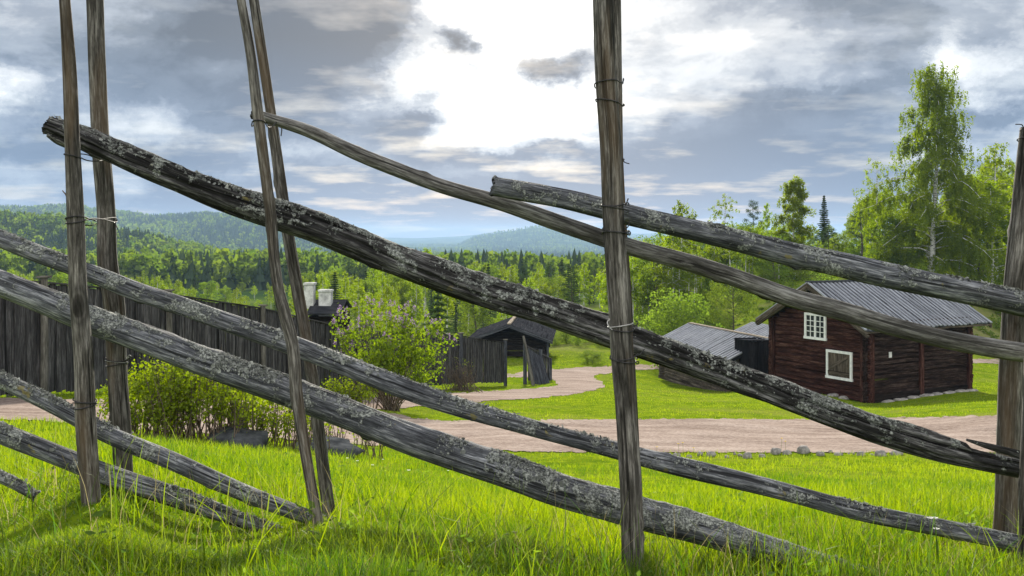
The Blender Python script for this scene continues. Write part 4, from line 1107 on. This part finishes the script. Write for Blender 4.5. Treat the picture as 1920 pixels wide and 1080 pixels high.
# bushes along the far edge of the lawn and on the clearing
bl = [(905,640,88),(930,652,86),(1040,640,84),(1062,628,86),(1085,640,83),(1105,632,86),(1128,640,83),(1150,625,86),(1180,632,85),(1205,622,86),(1225,610,82),(1320,590,84),(1345,600,82)]
for k, (px, top, Y) in enumerate(bl):
    tree_px('leafy_bush', pbush[k % 3], px, top-14, Y, 'leafy green bush in the thicket between the lawn and the wood', cat='bush', group='bushes of the thicket at the lawn edge', wide=1.35)
cl = [(1430,520,104),(1470,512,106),(1520,505,112),(1560,478,122),(1585,470,126),(1610,478,120),(1640,500,110),(1660,508,104),(1500,540,98),(1440,560,94),(1395,545,98),(1700,520,100),(1835,520,98),(1890,520,96),(1905,545,90)]
for k, (px, row, Y) in enumerate(cl):
    q = onground(px, Y); tree('leafy_bush', pbush[k % 3], q, random.uniform(1.4, 2.6), 'low leafy bush scattered over the clearing above the red house', cat='bush', group='bushes on the clearing', wide=1.1)
q = ground_at(1112, 683); tree('tussock_bush', pbush[0], q, 0.85, 'low dark green bush alone on the lawn beside the path bend', cat='bush', wide=2.1)

def undergrowth():
    r = np.random.default_rng(88); n = 2600
    px = r.uniform(1150, 2080, n); Y = r.uniform(80, 150, n); X = (px-CX)/F*Y; Z = terrain(X, Y)
    hh = np.clip(0.45+0.5*vnoise(X*0.2, Y*0.2, 7)+r.uniform(-.2, .3, n), 0.15, 1.4)*np.clip((Y-76)/20, 0.2, 1)
    k = 30; ps = np.repeat(np.stack([X, Y, Z], 1), k, 0); H = np.repeat(hh, k)
    d = r.normal(0, 1, (n*k, 3)); ps = ps+d*np.stack([H*0.55, H*0.55, H*0], 1); ps[:, 2] += H*r.uniform(0, 1, n*k)
    tint = np.clip(np.repeat(r.uniform(0, 1, n), k)*0.6+r.uniform(0, 0.4, n*k), 0, 1)
    o = link('undergrowth', crown_mesh('undergrowth', ps, 0.22, 5, M['leaf_alder'], tint=tint), None)
    tag(o, 'scrubby green undergrowth covering the clearing above the red house', 'undergrowth', kind='stuff')
undergrowth()

# far forests, too many trees to count
def far_trees(name, label, n, px0, px1, Yf, hf, seed, birch_share, quad=True, keep=None):
    r = np.random.default_rng(seed)
    px = r.uniform(px0, px1, n); Y = Yf(r.uniform(0, 1, n), px); X = (px-CX)/F*Y; Z = terrain(X, Y)
    h = hf*r.uniform(0.65, 1.25, n)
    pn = vnoise(X/(Y.mean()*0.06), Y/(Y.mean()*0.16), seed)
    isb = (r.uniform(0, 1, n) < np.clip(birch_share+pn*0.55, 0.02, 0.98))
    k = np.ones(n, bool) if keep is None else keep(px, Y, X, Z)
    out = []
    for sel, nm in ((k & ~isb, 'needle'), (k & isb, 'leaf')):
        m = int(sel.sum())
        if not m: continue
        b = np.stack([X, Y, Z], -1)[sel]; hh = h[sel]
        if nm == 'needle':
            seg = 6; lay = 4 if quad else 2; V = []; Fc = []
            for l in range(lay):
                z0 = hh*(0.04+0.9*l/lay); z1 = hh*min(1.0, 0.04+0.9*l/lay+1.45/lay); rad = hh*0.20*(1-l/lay*0.85)
                a = np.linspace(0, 2*np.pi, seg, endpoint=False)[None]+r.uniform(0, 6, (m, 1))
                rr = rad[:, None]*r.uniform(0.6, 1.25, (m, seg))
                ring = np.stack([b[:, :1]+rr*np.cos(a), b[:, 1:2]+rr*np.sin(a), b[:, 2:]+z0[:, None]+hh[:, None]*r.uniform(-.05, .05, (m, seg))], -1)
                apex = b+np.stack([hh*0, hh*0, z1], -1)
                V.append(np.concatenate([ring, apex[:, None]], 1))
            V = np.stack(V, 1).reshape(-1, 3)
            i0 = np.arange(m*lay)*(seg+1)
            f = np.stack([np.stack([i0+j, i0+(j+1) % seg, i0+seg], 1) for j in range(seg)], 1).reshape(-1, 3)
            t = np.repeat(np.clip(r.normal(0.45, 0.3, m), 0, 1), lay*(seg+1)); mat = M['far_spruce']
        else:
            nq = 64 if quad else 10
            d = r.normal(0, 1, (m, nq, 3)); d /= np.linalg.norm(d, axis=2)[..., None]
            c = b[:, None]+np.array([0, 0, 1.0])*(hh*0.56)[:, None, None]
            ps = c+d*np.array([0.24, 0.24, 0.42])*hh[:, None, None]*r.uniform(0.5, 1.0, (m, nq, 1))
            tt = np.clip(np.repeat(r.normal(0.5, 0.28, m), nq)+r.normal(0, 0.08, m*nq), 0, 1)
            V, f, t = quads(ps.reshape(-1, 3), np.repeat(hh*(0.17 if quad else 0.42), nq), seed, tint=tt, aspect=0.8); mat = M['far_birch']
        out.append((nm, V, f, t, mat))
    roots = None
    for nm, V, f, t, mat in out:
        o = link(name if roots is None else 'foliage', mesh_np(name, V, f, False, {'tint': t}), mat)
        if roots is None:
            roots = o; tag(o, label, 'forest', kind='stuff')
        else: o.parent = roots; o['kind'] = 'stuff'
    return roots
far_trees('hillside_forest', 'mixed birch and spruce forest on the near hillside at the far left', 5200, -250, 500, lambda u, px: 470+330*u**0.85, 12.5, 51, 0.50)
far_trees('valley_forest', 'mass of mixed trees filling the valley floor beyond the nearer wood', 5200, -200, 1260, lambda u, px: 285*np.exp(u*math.log(4.5)), 10.5, 52, 0.68)
far_trees('ridge_forest', 'hazy blue green forest covering the long ridge across the valley', 21000, -400, 980, lambda u, px: 1350+1300*u, 13.0, 53, 0.45, False)
def patch(px, Y, X, Z): return vnoise(X/330., Y/420., 77) > 0.08
far_trees('distant_forest', 'far woods between pale fields on the valley floor and distant hill', 15000, 560, 1500, lambda u, px: 1500+3900*u**0.9, 12.0, 54, 0.35, False, patch)

# hedge, lilac and other garden shrubs
def shrub(name, pos, blobs, nst, nl, lsize, seed, mat, label, cat, droop=0.2, spread=0.35, base_w=None, blossom=0, bare=None, fill=0.8):
    """blobs: (dx, dy, z, rx, ry, rz) leafy masses around the base point"""
    r = np.random.default_rng(seed); e = empty(name, pos); tag(e, label, cat)
    B = np.array(blobs, float); vol = B[:, 3]*B[:, 5]; pr = vol/vol.sum()
    mb = MB(); ends = []
    for k in range(nst):
        b = B[r.choice(len(B), p=pr)]; d = r.normal(0, 1, 3); d /= np.linalg.norm(d)
        p1 = b[:3]+d*b[3:]*r.uniform(0.3, 0.95)
        if base_w is None: p0 = np.array([r.normal(0, spread), r.normal(0, spread*0.6), 0.0])
        else: p0 = np.array([p1[0]*0.92+r.normal(0, 0.10), p1[1]*0.6+r.normal(0, base_w), 0.0])
        m = (p0+p1)/2+r.normal(0, 0.05, 3)*np.linalg.norm(p1-p0); m[:2] = p0[:2]*0.45+p1[:2]*0.55+r.normal(0, 0.05, 2)*p1[2]
        p0z = p0.copy(); gz = float(terrain(pos[0]+p0[0], pos[1]+p0[1]))-pos[2]; p0z[2] = gz-0.05
        q = np.array([[*p0z, 0], [*m, 0], [*p1, 0]]); s = smoothpath(q, 7)[:, :3]
        th = (0.006+0.004*np.linalg.norm(p1)) if base_w is not None else (0.010+0.010*np.linalg.norm(p1-p0)/2)
        mb.tube(s, np.linspace(th, 0.003, 7), 4, caps=False); ends.append(s)
        for j in range(3):
            a = s[r.integers(3, 7)]; v = r.normal(0, 1, 3)*0.16*np.linalg.norm(p1-p0)*np.array([1, 1, .8])+np.array([0, 0, 0.05]); mb.tube(np.array([a, a+v*0.5+r.normal(0, .01, 3), a+v]), [0.004, 0.003, 0.002], 3, caps=False)
            ends.append(np.array([a+v*t for t in np.linspace(0.2, 1.05, 7)]))
    st = mb.build('stem', M['twig'], e, True)
    E = np.concatenate([q[2:] for q in ends]); 
    # leaves sit in sprays on the twig ends
    ncl = max(30, nl//14); cp = E[r.integers(0, len(E), ncl)]
    ins = (((cp[:, None]-B[None, :, :3])/B[None, :, 3:])**2).sum(-1).min(1) < 1.25
    cp = np.where(ins[:, None], cp, cp)[ins] if ins.sum() > 20 else cp
    bi = r.choice(len(B), int(ncl*fill), p=pr); d = r.normal(0, 1, (len(bi), 3)); d /= np.linalg.norm(d, axis=1)[:, None]
    cp = np.concatenate([cp, B[bi, :3]+d*B[bi, 3:]*(r.uniform(0, 1, len(bi))**0.4)[:, None]])
    ci = r.integers(0, len(cp), nl)
    pos_ = cp[ci]+r.normal(0, 1, (nl, 3))*lsize*1.15
    tint = np.clip(r.beta(2, 2, len(cp))[ci]*0.6+r.uniform(0, 0.4, nl), 0, 1)
    me = crown_mesh('foliage', pos_, lsize, seed, mat, tint=tint, aspect=0.75, flat=0.8); o = link('foliage', me, None, e)
    if blossom:
        tops = cp[np.argsort(-(cp[:, 2]+np.abs(cp[:, 0])*0.25+r.normal(0, 0.55, len(cp))))[:blossom]]
        n = 34; ps = np.repeat(tops, n, 0); hz = r.uniform(0, 1, len(ps)); wd = 0.045*(1-hz*0.75)
        ps = ps+np.stack([r.normal(0, 1, len(ps))*wd, r.normal(0, 1, len(ps))*wd, 0.03+hz*0.19], 1)
        link('blossom', crown_mesh('blossom', ps, 0.034, seed+1, M['blossom'], aspect=0.95), None, e)
    return e

q = onground(330, 12.0)
hb = [(-.72,.1,.46,.26,.3,.28),(-.42,0,.62,.40,.36,.34),(-.05,0,.72,.40,.38,.36),(.32,0,.64,.42,.38,.34),(.78,.05,.50,.36,.33,.3),(-.2,-.1,.4,.55,.3,.25)]
shrub('hedge_bush', q, hb, 170, 9500, 0.041, 31, M['leaf_hedge'], 'bright yellow green hedge bush with bare stems between the left post pair and the rock', 'bush', base_w=0.14)
q = onground(500, 12.4)
shrub('hedge_bush', q, [(-.3,0,.46,.38,.3,.26),(.15,0,.42,.36,.3,.26),(.55,.1,.36,.32,.3,.24)], 90, 3000, 0.038, 32, M['leaf_hedge'], 'thin twiggy shrub between the two flat grey rocks', 'bush', base_w=0.12)
q = onground(640, 14.0)
shrub('hedge_bush', q, [(-.2,0,.30,.38,.3,.22),(.35,.1,.24,.4,.3,.18)], 50, 260, 0.035, 33, M['leaf_hedge'], 'nearly bare twiggy shrub right of the broad stone slab', 'bush', base_w=0.12)
q = onground(735, 29.0)
lb = [(-.2,0,2.55,1.0,.8,.8),(-1.15,0,2.3,.65,.6,.75),(.75,0,2.35,.75,.7,.75),(-.6,0,1.5,.95,.8,.7),(.6,0,1.35,.85,.7,.6),(.1,.2,1.75,1.1,.9,.8),(1.55,0,2.05,.35,.35,.28),(1.15,.1,1.6,.4,.4,.35),(-1.5,0,1.55,.5,.5,.45)]
shrub('lilac_bush', q, lb, 46, 7600, 0.090, 34, M['leaf_lilac'], 'large lilac bush with pale purple blossoms beside the gravel path', 'bush', spread=0.16, blossom=80, fill=0.35)
q = onground(655, 25.0)
shrub('leafy_shrub', q, [(-.35,0,.62,.5,.4,.28),(.3,0,.78,.5,.4,.25),(0,0,.45,.6,.4,.25)], 46, 1900, 0.065, 35, M['leaf_hedge'], 'low yellow green shrub at the foot of the lilac on its left', 'bush', spread=0.3)
q = onground(866, 39.5)
shrub('bare_shrub', q, [(-.4,0,1.0,.75,.4,.6),(.3,0,.9,.5,.4,.5)], 70, 60, 0.05, 36, M['leaf_hedge'], 'leafless grey shrub in front of a square post of the plank fence', 'bush', spread=0.3)

# ------------------------------------------------------------------ grass
def blades(n, Y0, Y1, hfun, wfun, seed, bias=1.0, x0=-160, x1=2080, dry=0.0, segs=4, lean=0.45, mask=None):
    r = np.random.default_rng(seed)
    Y = Y0*np.exp(r.uniform(0, 1, n)**bias*math.log(Y1/Y0)); px = r.uniform(x0, x1, n)
    # tufts
    X = (px-CX)/F*Y
    X = X+0.02*Y*0.0; Z = terrain(X, Y)
    ok = ~onpath(X, Y, Z)
    if mask is not None: ok &= mask(X, Y, px, r)
    X, Y, Z, px = X[ok], Y[ok], Z[ok], px[ok]; n = len(X)
    h = hfun(X, Y, px)*r.uniform(0.45, 1.25, n); w = wfun(Y)*r.uniform(0.6, 1.3, n)
    az = r.uniform(0, 2*np.pi, n)+0.6*vnoise(X*2, Y*2, 5); d = np.stack([np.cos(az), np.sin(az)], 1)
    side_ = r.uniform(0, 2*np.pi, n); sx = np.stack([np.cos(side_), np.sin(side_)], 1)
    bend = np.abs(r.normal(lean, 0.3, n))
    t = np.linspace(0, 1, segs+1); V = np.zeros((n, 2*segs+1, 3)); 
    for k, tt in enumerate(t):
        out = h*bend*tt**2*0.75; zz = h*(tt-0.30*np.minimum(bend, 1.2)*tt**2.2)
        c = np.stack([X+d[:, 0]*out, Y+d[:, 1]*out, Z-0.01+zz], 1)
        if k < segs:
            ww = w*(1-tt**1.6*0.85)/2; o_ = np.stack([sx[:, 0]*ww, sx[:, 1]*ww, 0*ww], 1)
            V[:, 2*k] = c-o_; V[:, 2*k+1] = c+o_
        else: V[:, 2*segs] = c
    base = np.arange(n)[:, None]*(2*segs+1)
    f4 = np.concatenate([base+np.array([[2*k, 2*k+1, 2*k+3, 2*k+2]]) for k in range(segs-1)]) if segs > 1 else np.zeros((0, 4), int)
    f3 = base+np.array([[2*segs-2, 2*segs-1, 2*segs]])
    tint = np.clip(np.interp(Y, [1.5, 2.6, 4, 7], [0.20, 0.30, 0.46, 0.58])+0.22*vnoise(X*0.25, Y*0.18, 23)+0.26*vnoise(X*0.8, Y*0.5, 21)+0.26*vnoise(X*3, Y*2, 22)+r.normal(0, 0.26, n), 0, 1)
    return V.reshape(-1, 3), f4, f3, np.repeat(tint, 2*segs+1)
def grass(name, label, parts, mat):
    V = []; F4 = []; F3 = []; T = []; o_ = 0
    for v, f4, f3, t in parts:
        V.append(v); F4.append(f4+o_); F3.append(f3+o_); T.append(t); o_ += len(v)
    o = link(name, mesh_np(name, np.concatenate(V), [np.concatenate(F4), np.concatenate(F3)], False, {'tint': np.concatenate(T)}), mat)
    return tag(o, label, 'grass', kind='stuff')
def hnear(X, Y, px):
    near = np.clip((2.7-Y)/0.9, 0, 1); right = np.clip((px-750)/500, 0, 1)
    clump = 0.75+0.45*vnoise(X*2.6, Y*2.6, 41)
    low = 1-0.55*np.clip((700-px)/150, 0, 1)*np.exp(-((Y-2.95)/0.38)**4)
    return low*(0.062+0.050*near+(0.045+0.04*np.exp(-((Y-3.1)/0.8)**2))*right)*clump
def hmid(X, Y, px): return np.interp(Y, [4, 7, 12, 20], [0.12, 0.12, 0.11, 0.09])*(0.85+0.35*vnoise(X*0.9, Y*0.7, 43))
def hlawn(X, Y, px): return 0.068*(1+0.4*vnoise(X*0.6, Y*0.4, 44))+0.02*(Y > 66)
wn = lambda Y: np.interp(Y, [1.5, 3, 6, 12, 20, 40, 90], [0.0030, 0.0038, 0.0060, 0.009, 0.012, 0.020, 0.045])
grass('meadow_grass', 'tall bright green grass around the pole fence and down the meadow',
      [blades(80000, 1.55, 4.6, hnear, wn, 61, 0.9), blades(26000, 2.35, 3.5, lambda X, Y, p: 0.8*hnear(X, Y, p)+0.012, wn, 67, 1.0, x1=1000, lean=0.7), blades(900, 2.0, 4.2, lambda X, Y, p: 0.26+0*X, wn, 66, 1.0, lean=0.6), blades(95000, 4.2, 20.5, hmid, wn, 62, 0.85, segs=3)], M['grass'])
grass('lawn_grass', 'short mown grass round the farm buildings beyond the path', [blades(115000, 19, 92, hlawn, wn, 63, 0.8, segs=2)], M['grass'])
grass('dry_grass', 'dry straw coloured blades mixed into the tall grass at the fence',
      [blades(8500, 1.6, 4.6, lambda X, Y, p: hnear(X, Y, p)*0.95, lambda Y: wn(Y)*0.75, 64, 1.0, lean=0.9, mask=lambda X, Y, px, r: vnoise(X*1.5, Y*1.5, 71) > -0.25),
       blades(450, 2.4, 3.6, lambda X, Y, p: 0.24+0*X, lambda Y: wn(Y)*0.5, 65, 1.0, lean=0.6)], M['grass_dry'])

# broad leaved weeds and clover low in the meadow
def weeds():
    r = np.random.default_rng(404); n = 130; Y = 1.9*np.exp(r.uniform(0, 1, n)*math.log(5.5)); px = r.uniform(-100, 2020, n); X = (px-CX)/F*Y; Z = terrain(X, Y)
    k = 9; a = r.uniform(0, 6.28, (n, k)); q = r.uniform(0.01, 0.06, (n, k)); h = r.uniform(0.02, 0.11, (n, k))
    ps = np.stack([X[:, None]+q*np.cos(a), Y[:, None]+q*np.sin(a), Z[:, None]+h], -1).reshape(-1, 3)
    up = np.stack([np.cos(a), np.sin(a), 0.4+0*a], -1).reshape(-1, 3)
    o = link('meadow_weeds', crown_mesh('meadow_weeds', ps, np.repeat(r.uniform(0.010, 0.030, n), k), 9, M['leaf_alder'], up=up, aspect=0.6, flat=2.0, tint=np.repeat(r.uniform(0, 1, n), k)))
    tag(o, 'small broad leaved weeds scattered low in the meadow grass', 'weeds', kind='stuff')
weeds()
# small flowers
def flower(name, pos, h, r_, mat, label, cat, group, npet=12):
    e = empty(name, pos); tag(e, label, cat, group)
    mb = MB(); b = np.array([random.uniform(-.1, .1)*h, random.uniform(-.1, .1)*h, h]); mb.tube(np.array([[0, 0, -0.02], b*0.5+np.array([.01*h, 0, 0]), b]), [r_*0.09]*3, 5); me = mb.mesh('stalk', True)
    t = np.full(len(me.vertices), 0.3); a = me.attributes.new('tint', 'FLOAT', 'POINT'); a.data.foreach_set('value', t.astype(np.float32)); link('stalk', me, M['grass'], e)
    th = np.linspace(0, 2*np.pi, npet, endpoint=False); v = [b]; f = []
    for k, q in enumerate(th):
        for s in (-0.5, 0.5): v.append(b+np.array([r_*0.8*math.cos(q+s*5.5/npet), r_*0.8*math.sin(q+s*5.5/npet), r_*0.25]))
        v.append(b+np.array([r_*math.cos(q), r_*math.sin(q), r_*0.35]))
        n0 = 1+3*k; f += [[0, n0, n0+2], [0, n0+2, n0+1]]
    me = mesh_np('petals', np.array(v), np.array(f), False, {'tint': np.random.default_rng(3).uniform(0, 1, len(v))}); link('petals', me, mat, e)
for px, row in ((1273, 832), (1281, 830), (1464, 822), (1231, 838), (1473, 828), (1300, 840)):
    Y = 18.9; q = onground(px, Y, 0.02); h = max(0.1, (HZ-row)/F*Y-q[2]); flower('dandelion', q, min(h, 0.35), 0.026, M['dandelion'], 'yellow dandelion on its stalk beside the stone row', 'flower', 'dandelions along the stone row')
for (px, row, Y) in ((1741, 970, 3.0), (1757, 970, 3.02), (1757, 992, 2.98)):
    q = onground(px, Y); h = max(0.1, (HZ-row)/F*Y-q[2]); flower('wild_flower', q, h, 0.011, M['white_petal'], 'small white wild flower in front of the lowest right rail', 'flower', 'white wild flowers at the right end of the fence', 5)
r = random.Random(9)
for k in range(14):
    px = r.uniform(650, 1150); Y = r.uniform(6, 12); q = onground(px, Y); flower('wild_flower', q, 0.13, 0.014, M['white_petal'], 'tiny white flower scattered in the meadow behind the fence', 'flower', 'white flowers in the meadow', 6)

# ------------------------------------------------------------------ camera, light, air
cam = bpy.data.cameras.new('camera'); co = bpy.data.objects.new('camera', cam); COL.objects.link(co)
cam.sensor_width = 36; cam.lens = 35; cam.shift_y = -(540-HZ)/1920; cam.clip_start = 0.05; cam.clip_end = 40000
co.location = (0, 0, 0); co.rotation_euler = (math.pi/2, 0, 0); sc.camera = co

SUN_EL = math.radians(21.0); SUN_AZ = math.radians(1.0)
sl = bpy.data.lights.new('sun', 'SUN'); so = bpy.data.objects.new('sun', sl); COL.objects.link(so)
sl.energy = 5.0; sl.angle = math.radians(4.0); sl.color = (1.0, 0.93, 0.80)
sd = Vector((math.sin(SUN_AZ)*math.cos(SUN_EL), math.cos(SUN_AZ)*math.cos(SUN_EL), math.sin(SUN_EL)))
so.rotation_euler = (-sd).to_track_quat('-Z', 'Y').to_euler(); so.location = (0, 60, 60)

w = bpy.data.worlds.new('World'); sc.world = w; w.use_nodes = True
t = NT(w.node_tree)
dirv = t.n('ShaderNodeTexCoord').outputs['Generated']
sx_ = t.n('ShaderNodeSeparateXYZ', {0: dirv}); x, y, z = sx_.outputs
zc = t.m('ADD', t.m('MAXIMUM', z, 0.0), 0.10)
pl = t.n('ShaderNodeCombineXYZ', {0: t.m('DIVIDE', x, zc), 1: t.m('DIVIDE', y, zc), 2: 0.0}).outputs[0]
big = t.noise(pl, 0.75, 4, 0.5, 0.4); det = t.noise(pl, 2.6, 6, 0.55, 0.3)
iso = t.noise(t.vmul(dirv, (1, 1, 1.8)), 7.0, 8, 0.6, 0.25)
iso2 = t.noise(t.vmul(dirv, (1, 1, 1.4)), 17.0, 8, 0.62, 0.4)
wob = t.n('ShaderNodeTexNoise', {'Vector': t.vmul(dirv, (1, 1, 1.5)), 'Scale': 11.0, 'Detail': 9, 'Roughness': 0.66})
wc = t.n('ShaderNodeSeparateColor', {0: wob.outputs[1]})
az = t.m('ADD', t.m('ARCTAN2', x, y), t.m('MULTIPLY', t.m('SUBTRACT', wc.outputs[0], 0.5), 0.13))
el = t.m('ADD', t.m('ARCSINE', z), t.m('MULTIPLY', t.m('SUBTRACT', wc.outputs[1], 0.5), 0.07))
def blob(px, py, sx, sy, k):
    a = math.atan((px-CX)/F); e = math.atan((HZ-py)/F*math.cos(a))
    u = t.m('MULTIPLY', t.m('SUBTRACT', az, a), F/sx); v = t.m('MULTIPLY', t.m('SUBTRACT', el, e), F/sy)
    s = t.m('ADD', t.m('MULTIPLY', u, u), t.m('MULTIPLY', v, v))
    return t.m('MULTIPLY', t.m('POWER', 2.718, t.m('MULTIPLY', s, -1.0)), k)
Lf = t.m('ADD', 0.50, t.m('ADD', t.m('MULTIPLY', t.m('SUBTRACT', big, 0.5), 0.35), t.m('MULTIPLY', t.m('SUBTRACT', det, 0.5), 0.14)))
Lf = t.m('ADD', Lf, t.m('ADD', t.m('MULTIPLY', t.m('SUBTRACT', iso, 0.5), 0.95), t.m('MULTIPLY', t.m('SUBTRACT', iso2, 0.5), 0.42)))
BL = [  # bright openings and dark cloud masses of this sky: column, row, half sizes, strength
 (950,110,165,150,0.85),(930,-60,180,140,0.7),(990,225,150,65,0.45),(760,190,70,70,0.45),(1210,120,120,140,0.12),(1000,-160,360,110,0.35),
 (620,70,190,110,-0.40),(350,90,260,110,-0.20),(80,30,160,70,0.04),(780,20,60,70,-0.30),(480,240,170,80,-0.14),
 (290,235,95,38,0.42),(45,172,70,22,0.40),(420,140,90,20,0.14),(560,290,120,14,0.18),(200,330,260,26,0.16),(60,285,110,28,-0.16),(350,300,120,26,-0.16),
 (885,90,50,52,-1.15),(1022,128,72,30,-1.1),(775,230,54,36,-1.0),(830,290,75,16,-0.45),(950,298,60,10,-0.40),(1050,290,60,14,-0.45),(790,180,22,14,-0.4),
 (1000,345,330,26,-0.10),(760,390,420,50,-0.32),(1450,340,380,80,-0.32),(1560,195,150,44,-0.30),(1300,260,160,60,-0.12),(1420,110,150,60,0.14),(1540,150,110,22,0.20),(1800,130,40,60,0.35),(1880,110,60,30,0.3),(1860,205,90,16,-0.30),(1650,80,200,60,-0.06),(1850,290,140,26,0.25),(1300,40,120,60,0.12),
]
for b in BL: Lf = t.m('ADD', Lf, blob(*b))
Lf = t.m('ADD', t.m('MULTIPLY', t.m('SUBTRACT', Lf, 0.52), 1.28), 0.50)
# sky behind the photographer: extra cloud brightness added out of view as fill light
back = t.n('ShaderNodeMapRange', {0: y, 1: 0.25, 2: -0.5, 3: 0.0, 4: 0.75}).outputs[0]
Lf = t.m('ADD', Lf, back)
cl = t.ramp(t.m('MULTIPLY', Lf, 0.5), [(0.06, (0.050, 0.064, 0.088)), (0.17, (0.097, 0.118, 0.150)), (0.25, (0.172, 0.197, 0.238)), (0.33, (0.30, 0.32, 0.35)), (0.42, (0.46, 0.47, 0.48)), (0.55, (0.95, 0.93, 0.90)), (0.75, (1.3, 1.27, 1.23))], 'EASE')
hzm = t.n('ShaderNodeMapRange', {0: z, 1: 0.19, 2: 0.03, 3: 0.0, 4: 0.92}, clamp=True).outputs[0]
blu = t.mix(t.ramp(t.m('MULTIPLY', Lf, 0.5), [(0.2, 0.0), (0.38, 1.0)]), (0.060, 0.118, 0.225), (0.21, 0.275, 0.37))
cl = t.mix(hzm, cl, blu)
sky = t.n('ShaderNodeTexSky'); sky.sky_type = 'NISHITA'; sky.sun_disc = False; sky.sun_elevation = SUN_EL; sky.sun_rotation = SUN_AZ
skyc = t.n('ShaderNodeVectorMath', operation='SCALE'); t.set(skyc.inputs[0], sky.outputs[0]); skyc.inputs['Scale'].default_value = 0.1
gap = t.ramp(t.noise(pl, 1.3, 5, 0.6), [(0.5, 0.04), (0.66, 0.14)])
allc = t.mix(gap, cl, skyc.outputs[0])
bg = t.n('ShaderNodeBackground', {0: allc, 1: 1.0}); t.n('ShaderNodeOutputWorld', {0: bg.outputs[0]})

HZD = 1.4e-4
if HZD:
    mb = MB(); x0, x1, y0, y1, z0, z1 = -14500, 14500, -60, 12600, ZMIN-1.0, max(ZMAX+25, 60)
    mb.box([x0, y0, z0], [x1-x0, 0, 0], [0, y1-y0, 0], [0, 0, z1-z0])
    hm = bpy.data.materials.new('valley_haze'); hm.use_nodes = True; ht = NT(hm.node_tree)
    pv = ht.n('ShaderNodeVolumePrincipled', {'Color': (0.47, 0.70, 1.0, 1), 'Density': HZD, 'Anisotropy': 0.0})
    ho = ht.n('ShaderNodeOutputMaterial'); hm.node_tree.links.new(pv.outputs[0], ho.inputs['Volume'])
    hz = mb.build('haze', hm); tag(hz, 'thin pale haze filling the valley air', 'haze', kind='stuff')

sc.view_settings.view_transform = 'Standard'; sc.view_settings.look = 'None'; sc.view_settings.gamma = 1.0
sc.view_settings.exposure = 1.0
cy = sc.cycles
cy.max_bounces = 7; cy.transparent_max_bounces = 4; cy.diffuse_bounces = 4; cy.glossy_bounces = 2; cy.transmission_bounces = 4; cy.volume_bounces = 0
cy.use_denoising = True
